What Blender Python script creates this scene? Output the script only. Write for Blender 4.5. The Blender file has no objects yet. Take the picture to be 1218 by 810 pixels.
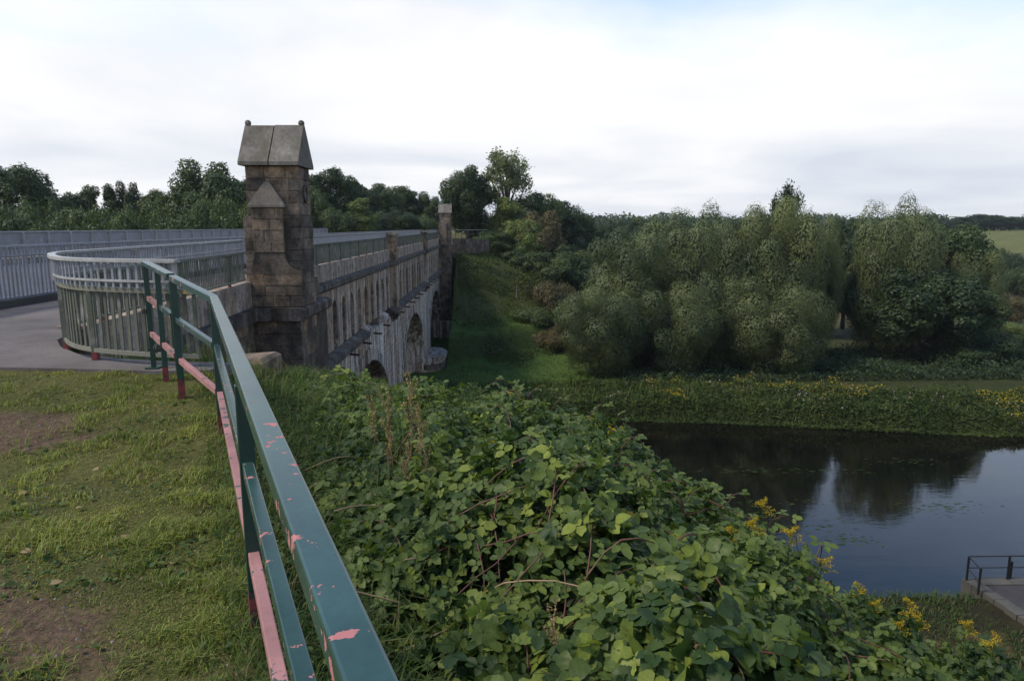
import bpy, math, random
import numpy as np
from mathutils import Vector
rng = np.random.default_rng(7); random.seed(7)
scn = bpy.context.scene
R = math.radians

# ------------------------------------------------------------------ camera, sky, sun, exposure
EYE = 1.65; PITCH = R(9.45); YAW = R(-1.46); FPX = 812.0
cd = bpy.data.cameras.new('camera'); cam = bpy.data.objects.new('camera', cd); scn.collection.objects.link(cam)
cam.location = (0, 0, EYE); cam.rotation_euler = (R(90) - PITCH, 0, YAW)
cd.sensor_width = 36; cd.lens = 36 * FPX / 1218; cd.clip_start = .05; cd.clip_end = 6000
scn.camera = cam
SUN_EL, SUN_AZ = R(50), R(-104)          # azimuth from +Y, negative = towards the left (-X)
wd = bpy.data.worlds.new('World'); scn.world = wd; wd.use_nodes = True
def build_world():
    nt = wd.node_tree; N = nt.nodes; L = nt.links; N.clear()
    out = N.new('ShaderNodeOutputWorld'); bg = N.new('ShaderNodeBackground'); L.new(bg.outputs[0], out.inputs[0])
    bg.inputs[1].default_value = .15
    sky = N.new('ShaderNodeTexSky'); sky.sky_type = 'NISHITA'; sky.sun_disc = False
    sky.sun_elevation = SUN_EL; sky.sun_rotation = SUN_AZ; sky.air_density = 1.0; sky.dust_density = .15; sky.ozone_density = 2.5
    tc = N.new('ShaderNodeTexCoord'); sp = N.new('ShaderNodeSeparateXYZ'); L.new(tc.outputs['Generated'], sp.inputs[0])
    def m(op, a, b=None, clamp=False):
        n = N.new('ShaderNodeMath'); n.operation = op; n.use_clamp = clamp
        for i, v in enumerate((a, b)):
            if v is None: continue
            if isinstance(v, (int, float)): n.inputs[i].default_value = v
            else: L.new(v, n.inputs[i])
        return n.outputs[0]
    z = m('MAXIMUM', sp.outputs[2], 0.0); zd = m('ADD', z, .10)
    px = m('DIVIDE', sp.outputs[0], zd); py = m('DIVIDE', sp.outputs[1], zd)
    cb = N.new('ShaderNodeCombineXYZ'); L.new(px, cb.inputs[0]); L.new(py, cb.inputs[1])
    def noise(scale, detail, rough, off=0.0):
        v = N.new('ShaderNodeVectorMath'); v.operation = 'ADD'; L.new(cb.outputs[0], v.inputs[0]); v.inputs[1].default_value = (off, off * .7, off * .3)
        n = N.new('ShaderNodeTexNoise'); n.inputs['Scale'].default_value = scale; n.inputs['Detail'].default_value = detail
        n.inputs['Roughness'].default_value = rough; n.inputs['Distortion'].default_value = .35
        L.new(v.outputs[0], n.inputs['Vector']); return n.outputs[0]
    n1 = noise(.50, 6, .52, 3.1); n2 = noise(.42, 5, .5, 11.0)
    cov = m('ADD', n1, m('MULTIPLY', m('SUBTRACT', .34, z), 2.0))
    mask = m('MULTIPLY', m('SUBTRACT', cov, .33), 2.3, True)
    ramp = N.new('ShaderNodeValToRGB'); L.new(n2, ramp.inputs[0])
    ramp.color_ramp.elements[0].position = .30; ramp.color_ramp.elements[0].color = (2.95, 3.16, 3.52, 1)
    ramp.color_ramp.elements[1].position = .66; ramp.color_ramp.elements[1].color = (4.6, 4.57, 4.5, 1)
    mx = N.new('ShaderNodeMix'); mx.data_type = 'RGBA'; L.new(mask, mx.inputs[0]); L.new(sky.outputs[0], mx.inputs[6]); L.new(ramp.outputs[0], mx.inputs[7])
    L.new(mx.outputs[2], bg.inputs[0])
build_world()
sl = bpy.data.lights.new('sun', 'SUN'); so = bpy.data.objects.new('sun', sl); scn.collection.objects.link(so)
sl.energy = 2.3; sl.angle = R(11); sl.color = (1, .87, .70)
sdir = Vector((math.sin(SUN_AZ) * math.cos(SUN_EL), math.cos(SUN_AZ) * math.cos(SUN_EL), math.sin(SUN_EL)))
so.rotation_euler = sdir.to_track_quat('Z', 'Y').to_euler(); so.location = (-20, -10, 30)
scn.view_settings.view_transform = 'Standard'; scn.view_settings.look = 'None'; scn.view_settings.exposure = 0.72; scn.view_settings.gamma = 1
scn.render.engine = 'CYCLES'
scn.cycles.use_denoising = True; scn.cycles.max_bounces = 6; scn.cycles.diffuse_bounces = 3; scn.cycles.transparent_max_bounces = 4
scn.cycles.transmission_bounces = 3; scn.cycles.volume_bounces = 0; scn.cycles.caustics_reflective = False; scn.cycles.caustics_refractive = False

# ------------------------------------------------------------------ pixel helper (a direction only)
_c, _s = math.cos(YAW), math.sin(YAW)
def _rot(v): return np.array([v[0] * _c - v[1] * _s, v[0] * _s + v[1] * _c, v[2]])
FW = _rot((0, math.cos(PITCH), -math.sin(PITCH))); UP = _rot((0, math.sin(PITCH), math.cos(PITCH))); RT = _rot((1, 0, 0))
def ray(u, v): return FW + RT * (u - 609) / FPX + UP * (405 - v) / FPX
def aty(u, v, Y): d = ray(u, v); return np.array([0, 0, EYE]) + d * Y / d[1]
def atz(u, v, z): d = ray(u, v); return np.array([0, 0, EYE]) + d * (z - EYE) / d[2]
def proj(p):
    q = np.asarray(p, float) - np.array([0, 0, EYE]); w = q @ FW; w = np.where(np.abs(w) < 1e-6, 1e-6, w)
    return 609 + FPX * (q @ RT) / w, 405 - FPX * (q @ UP) / w, w

# ------------------------------------------------------------------ noise
def _hash(ix, iy, seed):
    h = (ix.astype(np.int64) * 374761393 + iy.astype(np.int64) * 668265263 + seed * 1442695041) & 0x7fffffff
    h = ((h ^ (h >> 13)) * 1274126177) & 0x7fffffff
    return ((h ^ (h >> 16)) & 0xffff) / 65535.0
def vnoise(x, y, seed=0):
    x = np.asarray(x, float); y = np.asarray(y, float)
    ix, iy = np.floor(x), np.floor(y); fx, fy = x - ix, y - iy
    fx = fx * fx * (3 - 2 * fx); fy = fy * fy * (3 - 2 * fy)
    a = _hash(ix, iy, seed); b = _hash(ix + 1, iy, seed); c = _hash(ix, iy + 1, seed); d = _hash(ix + 1, iy + 1, seed)
    return (a * (1 - fx) + b * fx) * (1 - fy) + (c * (1 - fx) + d * fx) * fy
def fbm(x, y, seed=0, octs=4):
    t = 0; a = .5; s = 0
    for i in range(octs):
        t = t + a * vnoise(np.asarray(x) * 2 ** i, np.asarray(y) * 2 ** i, seed + i * 17); s += a; a *= .5
    return t / s
def sstep(a, b, x): t = np.clip((np.asarray(x, float) - a) / (b - a), 0, 1); return t * t * (3 - 2 * t)
def smin(a, b, k): h = np.clip(.5 + .5 * (b - a) / k, 0, 1); return b * (1 - h) + a * h - k * h * (1 - h)

# ------------------------------------------------------------------ object helpers
col = scn.collection
def link(o, parent=None):
    col.objects.link(o)
    if parent is not None: o.parent = parent
    return o
def mesh_np(name, V, F, mat=None, smooth=False, attrs=None):
    V = np.asarray(V, np.float32); me = bpy.data.meshes.new(name)
    if isinstance(F, np.ndarray):
        n, k = F.shape
        me.vertices.add(len(V)); me.vertices.foreach_set('co', V.ravel())
        me.loops.add(n * k); me.loops.foreach_set('vertex_index', F.astype(np.int32).ravel())
        me.polygons.add(n); me.polygons.foreach_set('loop_start', np.arange(0, n * k, k, dtype=np.int32))
        me.update(calc_edges=True)
    else:
        me.from_pydata([tuple(map(float, v)) for v in V], [], [tuple(f) for f in F]); me.update()
    if attrs:
        for an, arr in attrs.items():
            a = me.color_attributes.new(an, 'FLOAT_COLOR', 'POINT'); a.data.foreach_set('color', np.asarray(arr, np.float32).ravel())
    if mat: me.materials.append(mat)
    if smooth: me.polygons.foreach_set('use_smooth', np.ones(len(me.polygons), bool))
    return me
def obj(name, me, parent=None, loc=(0, 0, 0)):
    o = bpy.data.objects.new(name, me); o.location = loc; return link(o, parent)
def tag(o, label=None, cat=None, group=None, kind=None):
    if label: o['label'] = label
    if cat: o['category'] = cat
    if group: o['group'] = group
    if kind: o['kind'] = kind
    return o
def thing(name, loc, label, cat, group=None):
    o = bpy.data.objects.new(name, None); o.empty_display_size = .2; o.location = loc; link(o); return tag(o, label, cat, group)
class MB:
    """collects shapes in world coordinates, builds one mesh object"""
    def __init__(s): s.v = []; s.f = []
    def add(s, V, F): b = len(s.v); s.v += [tuple(map(float, v)) for v in V]; s.f += [tuple(b + i for i in f) for f in F]; return s
    def box(s, x0, x1, y0, y1, z0, z1):
        V = [(x, y, z) for z in (z0, z1) for y in (y0, y1) for x in (x0, x1)]
        return s.add(V, [(0, 2, 3, 1), (4, 5, 7, 6), (0, 1, 5, 4), (2, 6, 7, 3), (0, 4, 6, 2), (1, 3, 7, 5)])
    def obox(s, c, t, n, w, d, h):
        """box centred at c: w along t, d along n, h along z"""
        c, t, n = map(np.asarray, (c, t, n)); z = np.array([0, 0, 1.])
        V = [c + t * sx * w / 2 + n * sy * d / 2 + z * sz * h / 2 for sz in (-1, 1) for sy in (-1, 1) for sx in (-1, 1)]
        return s.add(V, [(0, 2, 3, 1), (4, 5, 7, 6), (0, 1, 5, 4), (2, 6, 7, 3), (0, 4, 6, 2), (1, 3, 7, 5)])
    def prism(s, poly, axis, a0, a1):
        """poly: 2-D points; axis 'x' -> (y,z) pts extruded along x; 'y' -> (x,z); 'z' -> (x,y)"""
        f = {'x': lambda p, a: (a, p[0], p[1]), 'y': lambda p, a: (p[0], a, p[1]), 'z': lambda p, a: (p[0], p[1], a)}[axis]
        n = len(poly); V = [f(p, a0) for p in poly] + [f(p, a1) for p in poly]
        F = [tuple(range(n))[::-1], tuple(range(n, 2 * n))] + [(i, (i + 1) % n, n + (i + 1) % n, n + i) for i in range(n)]
        return s.add(V, F)
    def sweep(s, P, w, h):
        """rectangular bar along 3-D polyline: w horizontal, h vertical, mitred"""
        P = [np.asarray(p, float) for p in P]; n = len(P); V = []
        for i, p in enumerate(P):
            a = P[i] - P[i - 1] if i else P[1] - P[0]; b = P[i + 1] - P[i] if i < n - 1 else a
            a = a[:2] / np.linalg.norm(a[:2]); b = b[:2] / np.linalg.norm(b[:2])
            na = np.array([a[1], -a[0]]); nb = np.array([b[1], -b[0]]); m = na + nb; m = m / (m @ m) * 2
            for sx, sz in ((-1, -1), (1, -1), (1, 1), (-1, 1)): V.append((p[0] + m[0] * sx * w / 2, p[1] + m[1] * sx * w / 2, p[2] + sz * h / 2))
        F = [(4 * i + k, 4 * i + (k + 1) % 4, 4 * i + 4 + (k + 1) % 4, 4 * i + 4 + k) for i in range(n - 1) for k in range(4)]
        F += [(0, 3, 2, 1), (4 * n - 4, 4 * n - 3, 4 * n - 2, 4 * n - 1)]
        return s.add(V, F)
    def tube(s, P, rad, sides=6):
        P = [np.asarray(p, float) for p in P]; n = len(P); rad = [rad] * n if np.isscalar(rad) else rad; V = []
        for i, p in enumerate(P):
            t = P[min(i + 1, n - 1)] - P[max(i - 1, 0)]; t = t / (np.linalg.norm(t) + 1e-9)
            a = np.cross(t, (0, 0, 1.) if abs(t[2]) < .9 else (1., 0, 0)); a /= np.linalg.norm(a); b = np.cross(t, a)
            for k in range(sides): q = 2 * math.pi * k / sides; V.append(p + rad[i] * (a * math.cos(q) + b * math.sin(q)))
        F = [(sides * i + k, sides * i + (k + 1) % sides, sides * i + sides + (k + 1) % sides, sides * i + sides + k) for i in range(n - 1) for k in range(sides)]
        F += [tuple(range(sides))[::-1], tuple(range(sides * (n - 1), sides * n))]
        return s.add(V, F)
    def mesh(s, name, mat, origin=(0, 0, 0), smooth=False):
        return mesh_np(name, np.array(s.v) - np.array(origin), s.f, mat, smooth)
    def build(s, name, mat, parent=None, smooth=False, kind=None):
        V = np.array(s.v); c = (V.min(0) + V.max(0)) / 2; c[2] = V[:, 2].min()
        po = np.array(parent_world(parent)) if parent is not None else np.zeros(3)
        o = obj(name, s.mesh(name, mat, c, smooth), parent, tuple(c - po))
        if kind: o['kind'] = kind
        return o
def parent_world(p):
    v = np.zeros(3)
    while p is not None: v = v + np.array(p.location); p = p.parent
    return v

# ------------------------------------------------------------------ materials
def mat_new(name):
    m = bpy.data.materials.new(name); m.use_nodes = True; nt = m.node_tree
    b = nt.nodes['Principled BSDF']; return m, nt, b
def nd(nt, t, **kw):
    n = nt.nodes.new(t)
    for k, v in kw.items():
        if k in n.inputs.keys(): n.inputs[k].default_value = v
        else: setattr(n, k, v)
    return n
def tex(nt, scale, detail=4, rough=.55, coord='Object', vscale=(1, 1, 1), world=True):
    if world: g = nd(nt, 'ShaderNodeNewGeometry'); src = g.outputs['Position']
    else: g = nd(nt, 'ShaderNodeTexCoord'); src = g.outputs[coord]
    mp = nd(nt, 'ShaderNodeMapping'); mp.inputs['Scale'].default_value = vscale; nt.links.new(src, mp.inputs[0])
    n = nd(nt, 'ShaderNodeTexNoise', Scale=scale, Detail=detail, Roughness=rough); nt.links.new(mp.outputs[0], n.inputs['Vector']); return n.outputs[0]
def ramp(nt, fac, stops, interp='LINEAR'):
    r = nd(nt, 'ShaderNodeValToRGB'); r.color_ramp.interpolation = interp; e = r.color_ramp.elements
    while len(e) < len(stops): e.new(.5)
    for el, (p, c) in zip(e, stops): el.position = p; el.color = (*c, 1) if len(c) == 3 else c
    nt.links.new(fac, r.inputs[0]); return r.outputs[0]
def mix(nt, fac, a, b, mode='MIX'):
    m = nd(nt, 'ShaderNodeMix'); m.data_type = 'RGBA'; m.blend_type = mode
    for i, v in ((0, fac), (6, a), (7, b)):
        if isinstance(v, (int, float)): m.inputs[i].default_value = v
        elif isinstance(v, tuple): m.inputs[i].default_value = (*v, 1)
        else: nt.links.new(v, m.inputs[i])
    return m.outputs[2]
def bump(nt, b, h, strength=.4, dist=.02):
    n = nd(nt, 'ShaderNodeBump', Strength=strength, Distance=dist); nt.links.new(h, n.inputs['Height']); nt.links.new(n.outputs[0], b.inputs['Normal'])
def math_n(nt, op, a, b=None, clamp=False):
    n = nd(nt, 'ShaderNodeMath', operation=op, use_clamp=clamp)
    for i, v in enumerate((a, b)):
        if v is None: continue
        if isinstance(v, (int, float)): n.inputs[i].default_value = v
        else: nt.links.new(v, n.inputs[i])
    return n.outputs[0]
BLK = (0, 0, 0); WHT = (1, 1, 1)
def stone_mat(name, tones, soot=.6, streak=0.0, brick=None, moss=.0, soft=False):
    m, nt, b = mat_new(name); b.inputs['Roughness'].default_value = .92; b.inputs['Specular IOR Level'].default_value = .2
    oi = nd(nt, 'ShaderNodeObjectInfo')
    c = ramp(nt, oi.outputs['Random'], [(i / (len(tones) - 1), tuple(q * 1.3 for q in t)) for i, t in enumerate(tones)])
    n1 = tex(nt, 2.6, 6, .68); c = mix(nt, .3 if soft else .85, c, ramp(nt, n1, [(.36, (.30, .29, .29)), (.52, (.95, .92, .88)), (.66, (1.38, 1.30, 1.18))]), 'MULTIPLY')
    n2 = tex(nt, 17, 5, .75); c = mix(nt, .4 if soft else .75, c, ramp(nt, n2, [(.35, (.45, .42, .4)), (.6, (1.1, 1.08, 1.05))]), 'MULTIPLY')
    hgt = tex(nt, 30, 5, .7)
    if brick:                                    # far masonry: coursed joints in y-z
        g = nd(nt, 'ShaderNodeNewGeometry'); s = nd(nt, 'ShaderNodeSeparateXYZ'); nt.links.new(g.outputs['Position'], s.inputs[0])
        cb = nd(nt, 'ShaderNodeCombineXYZ'); nt.links.new(s.outputs[1], cb.inputs[0]); nt.links.new(s.outputs[2], cb.inputs[1])
        bt = nd(nt, 'ShaderNodeTexBrick', Scale=1.0); bt.inputs['Brick Width'].default_value = brick[0]; bt.inputs['Row Height'].default_value = brick[1]
        bt.inputs['Mortar Size'].default_value = .022; bt.inputs['Color1'].default_value = (.75, .72, .7, 1); bt.inputs['Color2'].default_value = (1.25, 1.15, 1.05, 1); bt.inputs['Mortar'].default_value = (.3, .28, .27, 1)
        nt.links.new(cb.outputs[0], bt.inputs['Vector']); c = mix(nt, .8, c, bt.outputs['Color'], 'MULTIPLY')
    if soot:
        n3 = tex(nt, 1.5, 7, .72, vscale=(1, 1, .5)); f = ramp(nt, n3, [(.42, BLK), (.62, (soot,) * 3)]); c = mix(nt, f, c, (.03, .027, .025))
    if moss:
        n5 = tex(nt, 2.3, 6, .65); f = ramp(nt, n5, [(.5, BLK), (.7, (moss,) * 3)]); c = mix(nt, f, c, (.07, .075, .035))
    if streak:                                   # lime run-off
        n4 = tex(nt, 1.0, 5, .7, vscale=(2.4, 2.4, .16)); f = ramp(nt, n4, [(.47, BLK), (.60, (streak,) * 3)]); n6 = tex(nt, 9, 3, .6); f = mix(nt, 1.0, f, ramp(nt, n6, [(.35, (.2,) * 3), (.6, WHT)]), 'MULTIPLY')
        c = mix(nt, f, c, (.72, .70, .66))
    nt.links.new(c, b.inputs['Base Color']); bump(nt, b, mix(nt, .5, hgt, n2), .7, .03); return m
TONES = [(.080, .068, .058), (.17, .142, .115), (.115, .098, .083), (.24, .182, .125), (.145, .128, .11), (.095, .083, .072), (.18, .152, .125)]
M = {}
M['stone'] = stone_mat('sandstone block', TONES, .75, 0, None, .25)
M['stone_warm'] = stone_mat('warm sandstone block', [(.135, .116, .098), (.195, .160, .125), (.16, .136, .113), (.27, .20, .137), (.175, .150, .126)], .65, 0, None, .2)
M['mortar'] = stone_mat('dark mortar core', [(.07, .06, .05), (.08, .07, .06)], .4)
M['slab'] = stone_mat('weathered roof slab', [(.125, .113, .095), (.14, .13, .112)], .25, .12, None, .5, soft=True)
M['wall'] = stone_mat('coursed bridge masonry', [(.23, .195, .16), (.26, .22, .175)], .4, 1.0, (.95, .36))
M['parapet'] = stone_mat('pale parapet stone', [(.24, .20, .16), (.27, .22, .175)], .4, .3)
M['rib'] = stone_mat('frieze rib stone', [(.20, .16, .12), (.28, .215, .155), (.17, .135, .105), (.32, .245, .175)], .5, .5)
M['coping'] = stone_mat('dark string course', [(.065, .056, .05), (.09, .08, .07)], .45, .15, None, .15)
M['arch'] = stone_mat('arch stone', [(.2, .17, .14), (.3, .27, .24), (.16, .13, .11)], .4, .7)
def paint_mat(name, base, wear=None, wear_at=(.62, .66), scale=6, rough=.45, dirt=.3, vs=(1, 1, 1), extra=None):
    m, nt, b = mat_new(name); b.inputs['Roughness'].default_value = rough
    n1 = tex(nt, 3.1, 5, .6); c = mix(nt, dirt, base, ramp(nt, n1, [(.3, tuple(x * .45 for x in base)), (.65, tuple(min(1, x * 1.2) for x in base))]))
    n0 = tex(nt, 40, 3, .6); c = mix(nt, .25, c, ramp(nt, n0, [(.3, (.5,) * 3), (.6, (1.1,) * 3)]), 'MULTIPLY')
    oi = nd(nt, 'ShaderNodeObjectInfo'); c = mix(nt, 1.0, c, ramp(nt, oi.outputs['Random'], [(0, (.78, .78, .76)), (.5, (1, 1, 1)), (1, (1.12, 1.12, 1.1))]), 'MULTIPLY')
    if extra: n9 = tex(nt, extra[1], 5, .7); c = mix(nt, ramp(nt, n9, [(extra[2], BLK), (extra[2] + .1, (extra[3],) * 3)]), c, extra[0])
    if wear:
        n2 = tex(nt, scale, 4, .62, vscale=vs); f = ramp(nt, n2, [(wear_at[0], BLK), (wear_at[1], WHT)], 'LINEAR'); c = mix(nt, f, c, wear)
        rr = nd(nt, 'ShaderNodeMapRange'); nt.links.new(f, rr.inputs[0]); rr.inputs[3].default_value = rough; rr.inputs[4].default_value = .85; nt.links.new(rr.outputs[0], b.inputs['Roughness'])
        bump(nt, b, math_n(nt, 'SUBTRACT', 1.0, f), .3, .003)
    nt.links.new(c, b.inputs['Base Color']); return m
PINK = (.40, .155, .145)
M['green'] = paint_mat('dark green rail paint', (.028, .070, .060), PINK, (.632, .642), 17, .27, .55, extra=((.02, .02, .018), 55, .70, .9))
M['green_post'] = paint_mat('dark green post paint', (.010, .045, .034), (.28, .05, .045), (.70, .72), 9, .4, .3)
M['pink'] = paint_mat('bare salmon primer', (.31, .15, .14), (.03, .07, .06), (.60, .615), 9, .7, .5, extra=((.10, .035, .025), 30, .64, .8))
M['redfoot'] = paint_mat('rusty red primer', (.20, .035, .03), (.03, .03, .025), (.5, .6), 9, .75, .5)
M['grey'] = paint_mat('galvanised grey rail', (.23, .245, .28), (.34, .34, .34), (.6, .75), 3, .5, .35)
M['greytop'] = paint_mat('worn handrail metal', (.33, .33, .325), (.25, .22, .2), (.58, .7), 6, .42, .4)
M['oldgreen'] = paint_mat('faded moss green fence paint', (.088, .098, .072), (.20, .20, .17), (.55, .7), 4, .75, .5)
M['oldgreen_top'] = paint_mat('lichened fence rail', (.19, .19, .15), (.34, .24, .04), (.66, .72), 3, .8, .5)
M['black'] = paint_mat('black iron rail', (.012, .012, .014), (.06, .03, .025), (.6, .7), 5, .5, .3)
M['steel'] = paint_mat('dull steel', (.12, .12, .12), None, rough=.35)
M['rust'] = paint_mat('rusty iron', (.05, .025, .018), None, rough=.8)
M['white'] = paint_mat('white paint', (.75, .75, .72), None, rough=.6)
M['wood'] = paint_mat('grey weathered wood', (.2, .18, .15), None, rough=.9, dirt=.6)
def asphalt(name, base, moss):
    m, nt, b = mat_new(name); b.inputs['Roughness'].default_value = .9
    n1 = tex(nt, .8, 6, .65); c = mix(nt, .8, base, ramp(nt, n1, [(.3, tuple(x * .45 for x in base)), (.7, tuple(x * 1.5 for x in base))]))
    n2 = tex(nt, 60, 3, .7); c = mix(nt, .7, c, ramp(nt, n2, [(.35, (.5,) * 3), (.65, (1.5,) * 3)]), 'MULTIPLY')
    n3 = tex(nt, 1.6, 6, .7); c = mix(nt, ramp(nt, n3, [(.56, BLK), (.68, (moss,) * 3)]), c, (.06, .055, .04))
    n4 = tex(nt, 130, 2, .5); c = mix(nt, ramp(nt, n4, [(.64, BLK), (.72, (.5,) * 3)]), c, (.28, .27, .26))
    nt.links.new(c, b.inputs['Base Color']); bump(nt, b, n2, .6, .01); return m
M['path'] = asphalt('worn footpath asphalt', (.115, .10, .092), .7)
M['road'] = asphalt('road asphalt', (.06, .06, .062), .2)
M['landing'] = asphalt('wet landing surface', (.034, .030, .031), .4)
M['concrete'] = asphalt('mossy concrete', (.065, .062, .05), .9)
def ground_mat():
    m, nt, b = mat_new('ground soil and turf'); b.inputs['Roughness'].default_value = .95; b.inputs['Specular IOR Level'].default_value = .1
    a = nd(nt, 'ShaderNodeAttribute', attribute_name='cover'); c = a.outputs['Color']
    n1 = tex(nt, 1.4, 6, .65); c = mix(nt, .7, c, ramp(nt, n1, [(.3, (.5, .55, .5)), (.7, (1.45, 1.35, 1.3))]), 'MULTIPLY')
    n2 = tex(nt, 22, 5, .7); c = mix(nt, .8, c, ramp(nt, n2, [(.3, (.4, .4, .4)), (.65, (1.5, 1.45, 1.4))]), 'MULTIPLY')
    n3 = tex(nt, .12, 5, .6); c = mix(nt, .5, c, ramp(nt, n3, [(.35, (.6, .65, .6)), (.65, (1.3, 1.2, 1.0))]), 'MULTIPLY')
    nt.links.new(c, b.inputs['Base Color']); bump(nt, b, n2, .9, .03); return m
M['ground'] = ground_mat()
def leaf_mat(name, c_dark, c_light, transl=.3, rough=.55, spec=.3, veins=False, accent=None, objrand=.25):
    """colour from the per-leaf tint in attribute 'leaf' (x tint, y along, z across, w age)"""
    m, nt, b = mat_new(name); b.inputs['Roughness'].default_value = rough; b.inputs['Specular IOR Level'].default_value = spec
    a = nd(nt, 'ShaderNodeAttribute', attribute_name='leaf'); s = nd(nt, 'ShaderNodeSeparateColor'); nt.links.new(a.outputs['Color'], s.inputs[0])
    c = ramp(nt, s.outputs[0], [(0, c_dark), (1, c_light)])
    if accent:
        c = mix(nt, ramp(nt, a.outputs['Alpha'], [(.45, BLK), (.95, WHT)]), c, accent)
        if veins: c = mix(nt, ramp(nt, a.outputs['Alpha'], [(.965, BLK), (.985, WHT)]), c, (.36, .26, .035))
    oi = nd(nt, 'ShaderNodeObjectInfo'); c = mix(nt, objrand, c, ramp(nt, oi.outputs['Random'], [(0, (.55, .62, .6)), (.5, (1, 1, 1)), (1, (1.5, 1.3, .9))]), 'MULTIPLY')
    if veins:
        st = math_n(nt, 'ABSOLUTE', math_n(nt, 'SUBTRACT', s.outputs[2], .5))
        ph = math_n(nt, 'FRACT', math_n(nt, 'SUBTRACT', math_n(nt, 'MULTIPLY', s.outputs[1], 7.0), math_n(nt, 'MULTIPLY', st, 5.0)))
        vv = math_n(nt, 'LESS_THAN', ph, .14); mid = math_n(nt, 'LESS_THAN', st, .025); v = math_n(nt, 'MAXIMUM', vv, mid)
        c = mix(nt, math_n(nt, 'MULTIPLY', v, .35), c, mix(nt, 1.0, c, (1.6, 1.55, 1.3), 'MULTIPLY'))
        bump(nt, b, math_n(nt, 'SUBTRACT', 1.0, v), .4, .003)
        nz = tex(nt, 55, 3, .6); c = mix(nt, .5, c, ramp(nt, nz, [(.3, (.65,) * 3), (.65, (1.15,) * 3)]), 'MULTIPLY')
    g = nd(nt, 'ShaderNodeNewGeometry'); c = mix(nt, math_n(nt, 'MULTIPLY', g.outputs['Backfacing'], .45), c, mix(nt, 1.0, c, (1.5, 1.45, 1.5), 'MULTIPLY'))
    nt.links.new(c, b.inputs['Base Color'])
    t = nd(nt, 'ShaderNodeBsdfTranslucent'); nt.links.new(mix(nt, 1.0, c, (1.3, 1.35, .6), 'MULTIPLY'), t.inputs[0])
    ms = nd(nt, 'ShaderNodeMixShader'); ms.inputs[0].default_value = transl
    nt.links.new(b.outputs[0], ms.inputs[1]); nt.links.new(t.outputs[0], ms.inputs[2])
    nt.links.new(ms.outputs[0], nt.nodes['Material Output'].inputs[0]); return m
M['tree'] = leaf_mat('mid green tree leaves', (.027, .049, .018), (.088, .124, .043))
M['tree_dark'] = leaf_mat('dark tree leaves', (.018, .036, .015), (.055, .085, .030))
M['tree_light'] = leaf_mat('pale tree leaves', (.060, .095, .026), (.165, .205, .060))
M['tree_brown'] = leaf_mat('turning brownish leaves', (.055, .055, .022), (.125, .105, .045))
M['poplar'] = leaf_mat('silvery poplar leaves', (.10, .13, .06), (.27, .30, .17), .35)
M['willow'] = leaf_mat('olive willow leaves', (.024, .043, .016), (.112, .138, .048), .12)
M['bramble'] = leaf_mat('bramble leaves', (.018, .046, .012), (.112, .160, .037), .32, .50, .28, True, (.20, .25, .042), .0)
M['leafpart'] = leaf_mat('bramble leaf close', (.021, .052, .013), (.120, .170, .040), .32, .48, .28, True, (.21, .26, .045), .2)
M['weed'] = leaf_mat('weed leaves', (.030, .060, .015), (.10, .145, .035), .3, .6, .2)
M['bankweed'] = leaf_mat('bank weed leaves', (.022, .042, .012), (.085, .110, .030), .25, .65, .15)
M['grass'] = leaf_mat('grass blades', (.062, .105, .018), (.285, .310, .068), .35, .6, .2, False, (.26, .20, .10), .0)
M['meadow'] = leaf_mat('meadow blades', (.030, .062, .013), (.095, .140, .032), .3, .65, .15, False, (.13, .11, .055), .0)
M['drygrass'] = leaf_mat('dry stalks', (.16, .11, .055), (.32, .24, .13), .2, .8, .1, objrand=.2)
M['yellow'] = leaf_mat('yellow flower heads', (.26, .18, .015), (.52, .40, .035), .3, .7, .1, objrand=.1)
M['pinkfl'] = leaf_mat('pale pink flower heads', (.3, .22, .24), (.5, .42, .42), .3, .7, .1, objrand=.1)
M['bark'] = paint_mat('tree bark', (.055, .045, .035), (.10, .09, .07), (.5, .7), 5, .95, .6, vs=(3, 3, .6))
M['cane'] = paint_mat('reddish bramble cane', (.11, .035, .025), (.10, .09, .04), (.52, .62), 9, .6, .4)
M['straw'] = paint_mat('pale dead stem', (.27, .19, .11), None, rough=.9, dirt=.5)
def water_mat():
    m, nt, b = mat_new('dark river water'); b.inputs['Base Color'].default_value = (.010, .011, .007, 1); b.inputs['Roughness'].default_value = .03
    b.inputs['IOR'].default_value = 1.45; b.inputs['Specular IOR Level'].default_value = .5
    n1 = tex(nt, .9, 3, .5, vscale=(.55, 1.6, 1)); n2 = tex(nt, 3.5, 3, .55, vscale=(.6, 1.5, 1)); msk = tex(nt, .09, 3, .5)
    h = math_n(nt, 'ADD', math_n(nt, 'MULTIPLY', n1, .7), math_n(nt, 'MULTIPLY', n2, .3)); h = math_n(nt, 'MULTIPLY', h, math_n(nt, 'ADD', msk, .25))
    bump(nt, b, h, .07, .12)
    sh = tex(nt, .25, 4, .6, vscale=(.5, 1.3, 1)); nt.links.new(ramp(nt, sh, [(.45, (.003, .0035, .0025)), (.7, (.009, .008, .005))]), b.inputs['Base Color']); return m
M['water'] = water_mat()

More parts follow.
